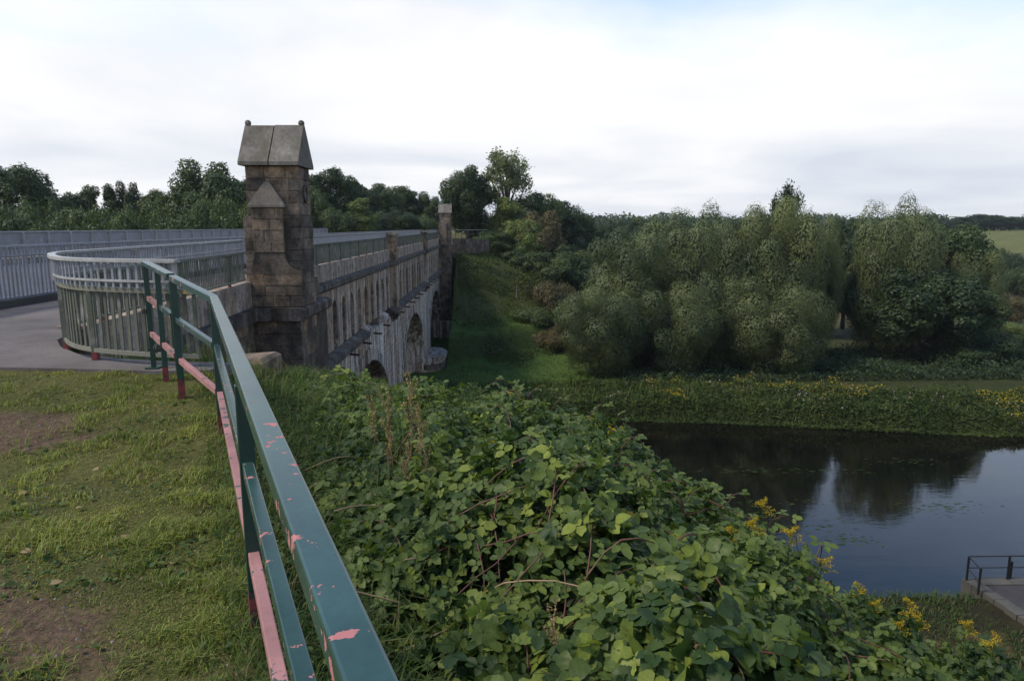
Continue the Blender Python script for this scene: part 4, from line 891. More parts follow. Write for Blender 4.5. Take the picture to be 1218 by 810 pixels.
# ------------------------------------------------------------------ bramble thicket
def build_brambles():
    r = np.random.default_rng(11)
    def sample(n, r0, r1, pw=1.0):
        rad = np.sqrt(r.random(n) * (r1 ** 2 - r0 ** 2) + r0 ** 2) if pw == 1 else r0 * (r1 / r0) ** r.random(n)
        th = r.uniform(R(-48), R(62), n); x, y = rad * np.sin(th), rad * np.cos(th); d = rail_d(x, y)
        thin = sstep(-.2, -1.2, x) * sstep(3.5, 5.5, y); ok = (bramble_h(x, y) * r.uniform(.4, 1, n) > .12) & (d > .28) & (r.random(n) > .08 * thin) & (G(x, y) > -11.3) & ~((x < -4.7) & (y > 15.5)) & (x > -5.6)
        return x[ok], y[ok]
    sets = []
    for n, r0, r1, sc in ((28000, 1.3, 4.6, .064), (64000, 4.6, 10.5, .062), (21000, 10.5, 24, .12)):
        x, y = sample(n, r0, r1); h = bramble_h(x, y); top = bramble_top(x, y); k = len(x)
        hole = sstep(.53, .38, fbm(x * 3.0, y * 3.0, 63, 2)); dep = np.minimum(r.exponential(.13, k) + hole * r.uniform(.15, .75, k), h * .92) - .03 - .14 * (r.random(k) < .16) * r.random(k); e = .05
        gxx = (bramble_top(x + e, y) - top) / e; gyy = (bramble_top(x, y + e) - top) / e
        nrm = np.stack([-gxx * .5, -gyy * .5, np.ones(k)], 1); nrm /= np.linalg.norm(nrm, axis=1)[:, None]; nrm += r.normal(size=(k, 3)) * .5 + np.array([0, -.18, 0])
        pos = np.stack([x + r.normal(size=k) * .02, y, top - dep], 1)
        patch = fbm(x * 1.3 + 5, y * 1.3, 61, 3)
        tint = np.clip(.12 + 1.1 * (patch - .42) + .75 * r.random(k) ** 1.4 - .35 * dep, 0, 1)  # deeper leaves tinted darker, the shade of the hollows put into their colour
        young = np.exp(-((x - .25) ** 2 + (y - 3.0) ** 2) / .8) * .7 + .28 * sstep(.52, .66, fbm(x * .9, y * .9, 67, 3))
        age = np.clip((r.random(k) < young) * r.uniform(.45, .95, k) * (dep < .12) + (r.random(k) < .012) * .9, 0, .94); age = np.where((r.random(k) < .0015) & (dep < .1), 1.0, age)
        sets.append([pos, rand_rot(nrm, r.uniform(0, 6.28, k), r), sc * r.uniform(.55, 1.35, k) * (1 + .08 * np.exp(-((x - .35) ** 2 + (y - 2.8) ** 2) / 1.2)), tint, age])
    root = thing('bramble_thicket', (1.2, 4, float(G(1.2, 4))), 'sprawling bramble thicket covering the slope beside the green railing', 'bramble'); rw = parent_world(root)
    # arching canes with alternate leaves
    ex = [[], [], [], [], []]; nc = 0
    seeds = []
    while len(seeds) < 120:
        rad = 1.7 * (11 / 1.7) ** r.random(); th = r.uniform(R(-22), R(52)); x, y = rad * math.sin(th), rad * math.cos(th)
        if rail_d(x, y) > .5 and bramble_h(x, y) > .35: seeds.append((x, y))
    special = [(hit(700, 545), (.9, .5), 1.1, .30), (hit(770, 650), (.85, .55), 1.0, .26), (hit(560, 560), (.7, .2), 1.0, .2), (hit(620, 650), (.8, .6), .9, .22), (hit(500, 735), (.9, .3), .8, .05), (hit(440, 690), (.95, .1), .8, .03), (hit(860, 740), (-.6, .5), .6, .12)] + [(hit(u_, v_), d_, l_, .34) for u_, v_, d_, l_ in ((470, 475, (.3, 1), .7), (560, 478, (.9, .4), .9), (620, 475, (1, .2), .9), (655, 478, (.9, .5), .8), (690, 505, (1, .1), .8), (730, 545, (.8, .6), .7), (760, 570, (1, .3), .6), (800, 612, (.9, .5), .7), (850, 622, (.8, .3), .7), (900, 640, (.9, .2), .5), (960, 690, (.7, .7), .5))]
    for i in range(len(seeds) + len(special)):
        if i < len(special): P0, dr, ln, rise = special[i]; x, y = P0[0], P0[1]; a = math.atan2(dr[1], dr[0])
        else: x, y = seeds[i - len(special)]; a = r.uniform(-.9, 2.6); ln = r.uniform(.5, 1.3); rise = r.uniform(.03, .2)
        ts = np.linspace(0, 1, 9); px = x + np.cos(a + .5 * (ts - .5)) * ln * ts; py = y + np.sin(a + .5 * (ts - .5)) * ln * ts
        pz = bramble_top(px, py) * .45 + .55 * (bramble_top(px[0], py[0]) + (bramble_top(px[-1], py[-1]) - bramble_top(px[0], py[0])) * ts) - .16 + (rise + .12) * np.sin(math.pi * ts ** .85)
        P = np.stack([px, py, pz], 1)
        mb = MB().tube(P, [.0042 * (1 - .6 * t) + .001 for t in ts], 5); mb.build('cane', M['cane'] if r.random() < .93 else M['straw'], root, True)
        for q in np.arange(.2, 1.0, .075 / ln * 1.1):
            k = q * 8; j = int(k); p = P[j] + (P[min(j + 1, 8)] - P[j]) * (k - j); side = 1 if nc % 2 else -1; nc += 1
            az = a + side * r.uniform(.6, 1.2); off = np.array([math.cos(az), math.sin(az), .3]) * .03
            ex[0].append(p + off); ex[1].append((az, r.normal(size=3) * .3 + np.array([0, -.1, 1.]))); ex[2].append(r.uniform(.045, .075)); ex[3].append(r.uniform(.5, 1)); ex[4].append(.8 if q > .82 else (.55 if r.random() < .3 else 0))
    cp = [np.array(ex[0]), rand_rot(np.array([e[1] for e in ex[1]]), np.array([e[0] for e in ex[1]]), r), np.array(ex[2]), np.array(ex[3]), np.array(ex[4])]
    allp = [np.concatenate([sets[0][k], cp[k]]) for k in range(5)]
    # the leaves that show largest are parts of their own
    u, v, w = proj(allp[0]); exposed = allp[0][:, 2] > bramble_top(allp[0][:, 0], allp[0][:, 1]) - .06
    score = np.where((u > 430) & (u < 1225) & (v > 430) & (v < 815) & exposed & (w > .9), allp[2] / w, -1); big = np.argsort(-score)[:290]
    protos = []
    for k in range(9):
        T = compound(2, k % 3 == 0); n = len(T[0]); at = np.zeros((n, 4)); at[:, 0] = (.15, .35, .5, .6, .75, .9, .45, .7, .6)[k]; at[:, 1] = T[2][:, 0]; at[:, 2] = T[2][:, 1]; at[:, 3] = (0, 0, 0, 0, 0, .3, .6, .85, 1.0)[k]
        Vv = T[0] + np.random.default_rng(k).normal(size=T[0].shape) * .012
        protos.append(mesh_np('leaf', Vv, T[1], M['leafpart'], True, {'leaf': at}))
    from mathutils import Matrix
    for i in big:
        a = allp[4][i]; k = (8 if a > .97 else 7 if a > .7 else 6) if a > .4 else int(min(5, allp[3][i] * 6)); o = obj('leaf', protos[k], root)
        mt = Matrix([list(allp[1][i][j] * allp[2][i]) + [float(allp[0][i][j] - rw[j])] for j in range(3)] + [[0, 0, 0, 1]]); o.matrix_local = mt
    keep = np.ones(len(allp[0]), bool); keep[big] = False; a0 = [q[keep] for q in allp]
    dist = np.linalg.norm(a0[0] - np.array([0, 0, EYE]), axis=1); nr = dist < 3.1
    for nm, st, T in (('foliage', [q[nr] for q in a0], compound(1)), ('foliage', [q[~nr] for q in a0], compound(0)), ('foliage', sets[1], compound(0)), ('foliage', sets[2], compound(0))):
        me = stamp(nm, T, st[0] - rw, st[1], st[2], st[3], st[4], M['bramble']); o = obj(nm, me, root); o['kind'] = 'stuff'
build_brambles()

# ------------------------------------------------------------------ grass and weeds by the path
def blades(x, y, z, h, w, lean, tint, age, r, curl=.5):
    n = len(x); az = r.uniform(0, 6.28, n); dx, dy = np.cos(az), np.sin(az); wx, wy = -dy, dx; p = np.stack([x, y, z], 1)
    wv = np.stack([wx, wy, np.zeros(n)], 1) * (w / 2)[:, None]; up = np.array([0, 0, 1.]); dv = np.stack([dx, dy, np.zeros(n)], 1)
    m_ = p + dv * (h * lean * .4)[:, None] + up * (h * .6)[:, None]; t = p + dv * (h * lean * (1 + curl))[:, None] + up * (h * (1 - .35 * lean))[:, None]
    V = np.stack([p - wv, p + wv, m_ + wv * .8, m_ - wv * .8, t], 1).reshape(-1, 3); b = (np.arange(n) * 5)[:, None, None]
    F = (np.array([[0, 1, 2], [0, 2, 3], [3, 2, 4]])[None] + b).reshape(-1, 3)
    at = np.zeros((n, 5, 4)); at[..., 0] = tint[:, None]; at[..., 3] = age[:, None]; return V, F, at.reshape(-1, 4)
def build_grass():
    r = np.random.default_rng(21)
    n = 265000; rad = 1.2 * (9.6 / 1.2) ** (r.random(n) ** .8); th = r.uniform(R(-62), R(6), n); x, y = rad * np.sin(th), rad * np.cos(th); d = rail_d(x, y)
    edge = 7.05 + .18 * (fbm(x * 2, y * 2, 81) - .5) + np.where(x < -5.2, .0 + (-5.2 - x) * .12, 0)
    den = (1 - .90 * dirt(x, y)) * (.40 + .85 * sstep(.32, .6, fbm(x * 2.6, y * 2.6, 83, 3)))
    ok = (d < .12) & (y < edge) & (r.random(n) < den) & (y > .7); x, y = x[ok], y[ok]; n = len(x)
    cl = fbm(x * 1.7, y * 1.7, 87, 3); tall = fbm(x * 5, y * 5, 89, 2); h = (.014 + .05 * sstep(.35, .75, tall)) * r.uniform(.5, 1.4, n); w = np.where(r.random(n) < .2, .006, .0032) * (1 + rad[ok] * .07)
    V, F, at = blades(x, y, G(x, y) - .004, h, w, r.uniform(.2, 1.1, n), np.clip(cl * .9 + r.normal(size=n) * .2, 0, 1), (r.random(n) < .14) * r.uniform(.5, 1, n), r)
    o = obj('grass', mesh_np('grass', V, F, M['grass'], False, {'leaf': at})); tag(o, 'short trodden grass between the camera and the footpath', 'grass', kind='stuff')
    # rough weedy strip outside the railing
    n = 60000; rad = 1.2 * (11 / 1.2) ** r.random(n); th = r.uniform(R(-34), R(25), n); x, y = rad * np.sin(th), rad * np.cos(th); d = rail_d(x, y)
    ok = (d > -.12) & (d < 1.5) & (r.random(n) < .75 * sstep(1.5, .3, d)) & (y > .9) & ~((x < -3) & (y > 7.2) & (y < 8.4) & False); x, y, d = x[ok], y[ok], d[ok]; n = len(x)
    h = r.uniform(.05, .20, n) * (.6 + .7 * fbm(x * 3, y * 3, 91, 2))
    V, F, at = blades(x, y, G(x, y) - .005, h, r.uniform(.003, .006, n), r.uniform(.2, 1.0, n), r.random(n) * .8, (r.random(n) < .3) * r.uniform(.5, 1, n), r)
    o = obj('rough_grass', mesh_np('rough_grass', V, F, M['meadow'], False, {'leaf': at})); tag(o, 'rough tufted grass and dead blades along the outside of the railing', 'grass', kind='stuff')
    # small leafy weeds in turf and strip
    n = 26000; rad = 1.3 * (10 / 1.3) ** r.random(n); th = r.uniform(R(-60), R(22), n); x, y = rad * np.sin(th), rad * np.cos(th); d = rail_d(x, y)
    cl = fbm(x * 2.2, y * 2.2, 97, 3); ok = (((d < .1) & (cl > .56) & (y < 6.9) & (r.random(n) < .7)) | ((d > .0) & (d < 1.3) & (cl > .38))) & (y > .9); x, y, d = x[ok], y[ok], d[ok]; n = len(x)
    z = G(x, y) + np.where(d > .1, r.uniform(0, .16, n), r.uniform(.004, .03, n)); nrm = r.normal(size=(n, 3)) * .45 + np.array([0, -.15, 1.])
    me = stamp('leafy_weeds', leaflet(0), np.stack([x, y, z], 1), rand_rot(nrm, r.uniform(0, 6.28, n), r), r.uniform(.014, .040, n), r.random(n), np.zeros(n), M['weed'])
    tag(obj('leafy_weeds', me), 'small leafy weeds scattered through the turf and under the rail', 'weeds', kind='stuff')
    # taller tufts on the bank around the stone block and wall foot
    n = 16000; x = r.uniform(-5.8, -1.2, n); y = r.uniform(7.5, 15, n); xf = np.interp(y, [7.3, 7.6, 8.0, 8.5, 9.3, 18.2], [-2.8, -3.9, -4.65, -5.25, -5.75, -6.3]); ok = (r.random(n) < fbm(x * 1.5, y * 1.5, 99, 3) * 1.3) & (x > xf + .15); x, y = x[ok], y[ok]; n = len(x)
    V, F, at = blades(x, y, G(x, y) - .01, r.uniform(.12, .38, n), r.uniform(.006, .012, n), r.uniform(.2, 1.0, n), r.random(n), (r.random(n) < .25) * r.uniform(.5, 1, n), r)
    tag(obj('bank_grass', mesh_np('bank_grass', V, F, M['meadow'], False, {'leaf': at})), 'long grass on the bank below the curved fence', 'grass', kind='stuff')
    # near river bank flat
    n = 36000; x = r.uniform(9, 26, n); y = r.uniform(14, 27.6, n); g = G(x, y); ok = (g < -8.5) & (y < near_edge(x) + .1) & ~((x > 18.2) & (y > 20.8)) & (r.random(n) < .25 + .9 * sstep(.4, .62, fbm(x * .5, y * .5, 103, 3)) + sstep(1.8, .2, near_edge(x) - y)); x, y, g = x[ok], y[ok], g[ok]; n = len(x)
    V, F, at = blades(x, y, g - .02, r.uniform(.08, .26, n) * (1 + .6 * sstep(2, .3, near_edge(x) - y)), r.uniform(.018, .035, n), r.uniform(.2, 1.0, n), r.random(n) * .35, (r.random(n) < .3) * r.uniform(.4, 1, n), r)
    tag(obj('riverside_grass', mesh_np('riverside_grass', V, F, M['meadow'], False, {'leaf': at})), 'tufted grass on the near river bank by the landing', 'grass', kind='stuff')
build_grass()

# ------------------------------------------------------------------ far bank flowers and meadow
def build_bank():
    r = np.random.default_rng(31)
    n = 90000; x = r.uniform(-4, 66, n); t = r.random(n) ** 1.15 * 8.5; y = far_edge(x) - .5 + t; hh = (.9 + .5 * sstep(14, 26, x)) * (.08 + 1.5 * fbm(x * 1.1, y * 1.1, 111, 3) ** 1.8) * (.45 + 1.1 * fbm(x * .22, y * .3, 113, 2)) * (.30 + .70 * sstep(0, 3.5, t)) * sstep(-.6, .3, t) * sstep(8.6, 5.6, t); ok = ~((x < 7) & (t > 3.5))
    x, y, hh = x[ok], y[ok], hh[ok]; n = len(x); base = np.maximum(G(x, y), WZ); z = base + hh * r.random(n) ** .6
    nrm = r.normal(size=(n, 3)) * .6 + np.array([0, -.3, .8]); patch = fbm(x * .35, y * .5, 117, 3)
    me = stamp('bank_vegetation', (np.array([(-.5, 0, 0), (0, .24, .05), (.5, 0, -.1), (0, -.24, .05)], float), np.array([(0, 1, 2), (0, 2, 3)])[:, ::-1], np.array([(0, .5), (.5, 1), (1, .5), (.5, 0)])),
               np.stack([x, y, z], 1), rand_rot(nrm, r.uniform(0, 6.28, n), r), r.uniform(.08, .34, n), np.clip(patch * .9 + r.normal(size=n) * .22 - .1, 0, 1), np.zeros(n), M['tree_light'])
    me.materials.clear(); me.materials.append(M['bankweed']); tag(obj('bank_vegetation', me), 'dense weedy growth along the far river bank', 'weeds', kind='stuff')
    n = 14000; x = r.uniform(-3, 66, n); t = r.uniform(.2, 7.5, n); y = far_edge(x) - .5 + t; hb = r.uniform(.25, .8, n) * (.3 + 1.2 * fbm(x * 1.3, y * 1.3, 143, 2)) * (.4 + 1.2 * fbm(x * .22, y * .3, 113, 2)) * (.5 + .5 * sstep(0, 3, t))
    V, F, at = blades(x, y, np.maximum(G(x, y), WZ), hb * 1.25, r.uniform(.03, .07, n), r.uniform(.1, .6, n), r.random(n), (r.random(n) < .2) * r.uniform(.3, 1, n), r)
    tag(obj('bank_stems', mesh_np('bank_stems', V, F, M['meadow'], False, {'leaf': at})), 'upright grassy stems among the far bank weeds', 'weeds', kind='stuff')
    n = 60000; x = r.uniform(11, 70, n); y = r.uniform(57, 71, n); hh = .2 + 2.0 * fbm(x * .45, y * .45, 141, 3) ** 2; z = G(x, y) + hh * r.random(n)
    me = stamp('undergrowth', (np.array([(-.5, 0, 0), (0, .3, .05), (.5, 0, -.1), (0, -.3, .05)], float), np.array([(0, 2, 1), (0, 3, 2)]), np.array([(0, .5), (.5, 1), (1, .5), (.5, 0)])), np.stack([x, y, z], 1), rand_rot(r.normal(size=(n, 3)) * .6 + np.array([0, -.3, .8]), r.uniform(0, 6.28, n), r), r.uniform(.12, .34, n), r.random(n) * .8, np.zeros(n), M['tree_dark'])
    tag(obj('undergrowth', me), 'dark undergrowth beneath the trees on the far bank', 'undergrowth', kind='stuff')
    # flower heads
    for nm, mt, lab, cnt, x0, thr in (('yellow_wildflowers', 'yellow', 'yellow wildflowers among the far bank weeds', 13000, 11, .50), ('pale_wildflowers', 'pinkfl', 'pale pinkish flower heads among the far bank weeds', 2200, 8, .52)):
        x = r.uniform(x0, 64, cnt); t = r.uniform(.8, 7.4, cnt); y = far_edge(x) - .5 + t; f = fbm(x * .42 + len(nm), y * .55, 119 + len(nm), 3); ok = f + .12 * sstep(14, 30, x) > thr + .163; x, y, t = x[ok], y[ok], t[ok]; k = len(x)
        hh = (.9 + .5 * sstep(14, 26, x)) * (.08 + 1.5 * fbm(x * 1.1, y * 1.1, 111, 3) ** 1.8) * (.45 + 1.1 * fbm(x * .22, y * .3, 113, 2)) * sstep(-.6, 2.2, t) * sstep(8.6, 5.6, t); z = np.maximum(G(x, y), WZ) + hh * r.uniform(.9, 1.25, k)
        nrm = r.normal(size=(k, 3)) * .5 + np.array([0, -.5, .8])
        me = stamp(nm, (np.array([(-.5, 0, 0), (0, .35, .05), (.5, 0, 0), (0, -.35, .05)], float), np.array([(0, 2, 1), (0, 3, 2)]), np.array([(0, .5), (.5, 1), (1, .5), (.5, 0)])), np.stack([x, y, z], 1), rand_rot(nrm, r.uniform(0, 6.28, k), r), r.uniform(.05, .14, k), r.random(k), np.zeros(k), M[mt])
        tag(obj(nm, me), lab, 'wildflowers', kind='stuff')
    # meadow and slope tussocks
    n = 60000; x = r.uniform(-5, 24, n); y = r.uniform(55, 92, n); g = G(x, y); ok = (g < -.3) & (r.random(n) < .25 + sstep(.4, .65, fbm(x * .5, y * .5, 121, 3)) * .8); x, y, g = x[ok], y[ok], g[ok]; n = len(x)
    V, F, at = blades(x, y, g - .03, r.uniform(.08, .22, n) * (1 + 1.3 * (g > -8.8)), r.uniform(.04, .09, n), r.uniform(.3, 1.1, n), np.clip(.15 + .8 * fbm(x * .3, y * .3, 123, 3) + r.normal(size=n) * .15, 0, 1), (r.random(n) < .12 + .15 * (g > -8)) * r.uniform(.4, 1, n), r)
    tag(obj('meadow_grass', mesh_np('meadow_grass', V, F, M['meadow'], False, {'leaf': at})), 'meadow grass on the far bank and embankment', 'grass', kind='stuff')
    n = 40000; x = r.uniform(-4.2, 16, n); y = r.uniform(66, 92, n); g = G(x, y); f = fbm(x * .35, y * .35, 151, 3); ok = (f + .12 * r.random(n) > .63) & (g < -.5); x, y, g, f = x[ok], y[ok], g[ok], f[ok]; n = len(x); z = g + r.random(n) * (f - .40) * 4.0
    me = stamp('slope_scrub', (np.array([(-.5, 0, 0), (0, .3, .05), (.5, 0, -.1), (0, -.3, .05)], float), np.array([(0, 2, 1), (0, 3, 2)]), np.array([(0, .5), (.5, 1), (1, .5), (.5, 0)])), np.stack([x, y, z], 1), rand_rot(r.normal(size=(n, 3)) * .6 + np.array([0, -.3, .8]), r.uniform(0, 6.28, n), r), r.uniform(.10, .30, n), np.clip(f + r.normal(size=n) * .25, 0, 1), np.zeros(n), M['bankweed'])
    tag(obj('slope_scrub', me), 'patches of nettles and scrub on the far grass slope', 'scrub', kind='stuff')
    # verge weeds past the bridge
    n = 5000; x = r.uniform(-26, -9.4, n); y = r.uniform(86, 93, n); z = .05 + r.random(n) * .9 * fbm(x * .5, y * .5, 131, 2) * 1.3
    me = stamp('verge_weeds', leaflet(0), np.stack([x, y, z], 1), rand_rot(r.normal(size=(n, 3)) * .5 + np.array([0, -.3, .8]), r.uniform(0, 6.28, n), r), r.uniform(.12, .3, n), r.random(n), np.zeros(n), M['weed'])
    tag(obj('verge_weeds', me), 'weeds on the verge past the end of the bridge', 'weeds', kind='stuff')
    # water weed streaks
    cl = [(925, 598, 2.4), (905, 615, 1.5), (990, 560, 2.6), (1110, 601, 1.6), (1128, 606, 1.2), (1095, 548, 2.0), (1010, 641, .9), (870, 560, 2.0), (960, 628, 1.2)]
    X, Y = [], []
    for u, v, s in cl: p = atz(u, v, WZ); k = 40; X += list(p[0] + r.normal(size=k) * s); Y += list(p[1] + r.normal(size=k) * .35)
    X, Y = np.array(X), np.array(Y); k = len(X)
    me = stamp('water_weed', (np.array([(-.5, 0, 0), (0, .1, 0), (.5, 0, 0), (0, -.1, 0)], float), np.array([(0, 2, 1), (0, 3, 2)]), np.array([(0, .5), (.5, 1), (1, .5), (.5, 0)])), np.stack([X, Y, np.full(k, WZ + .006)], 1), rand_rot(np.tile([0, 0, 1.], (k, 1)), r.normal(size=k) * .25, r), r.uniform(.12, .45, k), r.random(k) * .7, np.zeros(k), M['weed'])
    tag(obj('water_weed', me), 'thin streaks of weed floating on the river', 'water weed', kind='stuff')
build_bank()

# ------------------------------------------------------------------ flowering and dead plants among the brambles
def weedy():
    r = np.random.default_rng(41); n = 60000; rad = 2.0 * (14 / 2.0) ** r.random(n); th = r.uniform(R(-34), R(10), n); x, y = rad * np.sin(th), rad * np.cos(th); d = rail_d(x, y)
    k = (sstep(.4, -.9, x) * sstep(3.0, 5.0, y) + .3 * sstep(1.4, .5, d)) * sstep(.15, .5, d); ok = (r.random(n) < k) & ~((x < -4.4) & (y > 14)) & (x > -5.4); x, y = x[ok], y[ok]; n = len(x); t = bramble_top(x, y); g = G(x, y)
    z = g + (t - g) * r.uniform(.2, 1.0, n) - .06; h = r.uniform(.08, .26, n)
    V, F, at = blades(x, y, z, h, r.uniform(.004, .012, n), r.uniform(.2, 1.2, n), r.random(n) * .75, (r.random(n) < .35) * r.uniform(.4, 1, n), r)
    tag(obj('tangled_weeds', mesh_np('tangled_weeds', V, F, M['meadow'], False, {'leaf': at})), 'tangle of grass and dead weeds between the railing and the brambles', 'weeds', kind='stuff')
    n2 = n // 2; nrm = r.normal(size=(n2, 3)) * .6 + np.array([0, -.2, .8])
    me = stamp('nettle_leaves', leaflet(0), np.stack([x[:n2], y[:n2], z[:n2] + .08], 1), rand_rot(nrm, r.uniform(0, 6.28, n2), r), r.uniform(.02, .055, n2), r.random(n2), np.zeros(n2), M['weed']); tag(obj('nettle_leaves', me), 'small weed leaves tangled with the bramble edge near the bridge', 'weeds', kind='stuff')
weedy()
def plant_protos():
    P = {'goldenrod': [], 'stalk': []}
    for k in range(3):
        r = np.random.default_rng(200 + k); H = .75; st = MB().tube([(0, 0, 0), (.02, .01, .3), (.03 * k, .02, .6), (.05, .03, H)], [.005, .004, .003, .002], 5).mesh('stem', M['weed'])
        n = 46; z = np.sort(r.uniform(.1, .66, n)); az = r.uniform(0, 6.28, n); pos = np.stack([.03 * z + np.cos(az) * .012, np.sin(az) * .012, z], 1); nrm = np.stack([-np.cos(az) * .5, -np.sin(az) * .5, np.ones(n)], 1)
        T = leaflet(0); T = (T[0] * np.array([1, .45, 1]), T[1], T[2]); lf = stamp('leaves', T, pos, rand_rot(nrm, az, r), r.uniform(.05, .10, n), r.random(n), np.zeros(n), M['weed'])
        n = 420; q = r.integers(0, 9, n); t = r.random(n); a2 = q * .7 + k; L = .13 * (1 - .06 * q); pos = np.stack([.05 + np.cos(a2) * L * t, .03 + np.sin(a2) * L * t, .58 + .02 * q + .06 * np.sin(t * 2.4)], 1) + r.normal(size=(n, 3)) * .010
        fl = stamp('flower_head', leaflet(0), pos, rand_rot(r.normal(size=(n, 3)), r.uniform(0, 6.28, n), r), r.uniform(.008, .016, n), r.random(n), np.zeros(n), M['yellow'])
        P['goldenrod'].append((('stem', st), ('leaves', lf), ('flower_head', fl)))
        H = .7; s2 = MB().tube([(0, 0, 0), (.01, .02, .35), (.03, .0, H)], [.004, .003, .0015], 5)
        for j in range(5): z0 = .3 + .07 * j; a = 1.9 * j + k; s2.tube([(.01, .01, z0), (.05 * math.cos(a), .05 * math.sin(a), z0 + .12)], [.002, .001], 4)
        n = 380; q = r.integers(0, 6, n); t = r.random(n); a2 = 1.9 * q + k; f = (q < 5); pos = np.where(f[:, None], np.stack([.01 + .045 * np.cos(a2) * t, .01 + .045 * np.sin(a2) * t, .3 + .07 * q + .14 * t], 1), np.stack([.01 + .02 * t, .02 * (1 - t), .38 + .34 * t], 1)) + r.normal(size=(n, 3)) * .007
        sd = stamp('seed_head', leaflet(0), pos, rand_rot(r.normal(size=(n, 3)), r.uniform(0, 6.28, n), r), r.uniform(.006, .014, n), r.random(n), np.zeros(n), M['drygrass'])
        P['stalk'].append((('stem', s2.mesh('stem', M['straw'])), ('seed_head', sd)))
    return P
PP_ = plant_protos()
def plant(kind, u, v, h, label, group, name, i, sink=.3, off=0.0):
    p = hit(u, v); base = min(p[2] - sink, p[2]); base = max(base, float(G(p[0], p[1]))); o = thing(name, (p[0], p[1], base), label, 'plant', group); o.rotation_euler = (random.uniform(-.12, .12), random.uniform(-.12, .12), random.uniform(0, 6.28))
    s = h / .75
    for nm, me in PP_[kind][i % 3]:
        c = obj(nm, me, o); c.scale = (s, s, s)
        if nm != 'stem': c['kind'] = 'stuff'
GR = 'goldenrod plants among the brambles'
for i, (u, v, h, lab) in enumerate([(906, 640, .62, 'tallest goldenrod standing out against the dark water'), (890, 652, .5, 'goldenrod leaning beside the tallest one'), (936, 662, .55, 'goldenrod just right of the two against the water'),
    (872, 648, .42, 'short goldenrod left of the tallest one'), (962, 690, .5, 'bright goldenrod with orange-yellow plumes in mid slope'), (1003, 690, .48, 'goldenrod beside the pale wilted shoot'), (985, 706, .4, 'small goldenrod below the bright plumes'),
    (1024, 712, .45, 'goldenrod near the edge of the water'), (1046, 732, .4, 'low goldenrod on the lower slope'), (1078, 742, .5, 'goldenrod clump above the brown bank grass'), (1092, 760, .5, 'feathery goldenrod lowest on the slope'), (1145, 768, .5, 'goldenrod in front of the landing'), (1180, 790, .5, 'goldenrod at the lower right edge'), (1065, 756, .42, 'goldenrod left of the feathery one')]):
    plant('goldenrod', u, v, h, lab, GR, 'goldenrod', i)
GS = 'dead seed stalks among the brambles'
for i, (u, v, h, lab) in enumerate([(452, 530, .75, 'brown seed stalk at the left of the group by the bridge'), (470, 545, .85, 'tall brown seed stalk in the group by the bridge'), (486, 535, .9, 'tallest brown seed stalk below the stone arch'), (503, 550, .7, 'thin brown seed stalk right of the tallest'), (462, 560, .6, 'short leaning seed stalk near the railing'),
    (512, 570, .55, 'single upright seed spike in the bramble leaves'), (478, 580, .6, 'low seed stalk in front of the tall group'), (668, 780, .55, 'dark seed stalk in front of the yellow bramble leaves'), (724, 800, .3, 'pale seed head at the bottom edge'), (745, 806, .28, 'second pale seed head at the bottom edge'), (820, 780, .35, 'slender grey seed stalk right of the bottom seed heads'), (590, 790, .3, 'small dry stalk low beside the railing')]):
    plant('stalk', u, v, h, lab, GS, 'seed_stalk', i, sink=.25)
# bent dead stems under the rail
for i, (u, v, az, ln, lab) in enumerate([(400, 455, .4, .5, 'pale bent straw by the foot of the pillar'), (455, 620, .5, .6, 'pale dead stem lying across the weeds'), (480, 720, .2, .7, 'long dead stem poking from the dark bramble base'), (440, 590, 2.4, .5, 'dead twig slanting towards the railing'), (520, 640, .9, .5, 'broken dry stem in the middle of the weeds'), (500, 770, .3, .6, 'dry stem near the bottom edge beside the rail'), (400, 560, .2, .5, 'reddish dead stem beside the top rail')]):
    p = hit(u, v); P = [(p[0] + math.cos(az) * ln * (t - .5), p[1] + math.sin(az) * ln * (t - .5), p[2] + .05 + .10 * math.sin(2.6 * t + i) - .05 * t) for t in np.linspace(0, 1, 7)]
    tag(MB().tube(P, [.005, .0055, .005, .0045, .004, .003, .002], 5).build('dead_stem', M['straw'], None, True), lab, 'stem', 'dead stems under the railing')
# litter of pale leaves on the turf
T = leaflet(1); lm = mesh_np('dry_leaf', T[0] * .05, T[1], M['drygrass'], True, {'leaf': np.tile([.9, 0, .5, 0], (len(T[0]), 1))})
for i, (u, v) in enumerate([(196, 516), (113, 560), (228, 632), (150, 645), (100, 607), (24, 592), (38, 660), (160, 520), (205, 675), (60, 700)]):
    p = hit(u, v, f=G); o = obj('dry_leaf', lm, None, (p[0], p[1], p[2] + .022)); o.rotation_euler = (random.uniform(-.4, .4), random.uniform(-.4, .4), random.uniform(0, 6.28)); tag(o, 'pale dry leaf ' + ['near the railing by the rusty post', 'in mid turf above the bare patch', 'beside the pink rail low in the turf', 'in the middle of the lower turf', 'at the upper rim of the bare patch', 'at the left edge on bare soil', 'on bare soil low at the left', 'in the turf between path and bare patch', 'lowest beside the railing', 'lowest on the bare soil'][i], 'leaf', 'dry leaves on the turf')

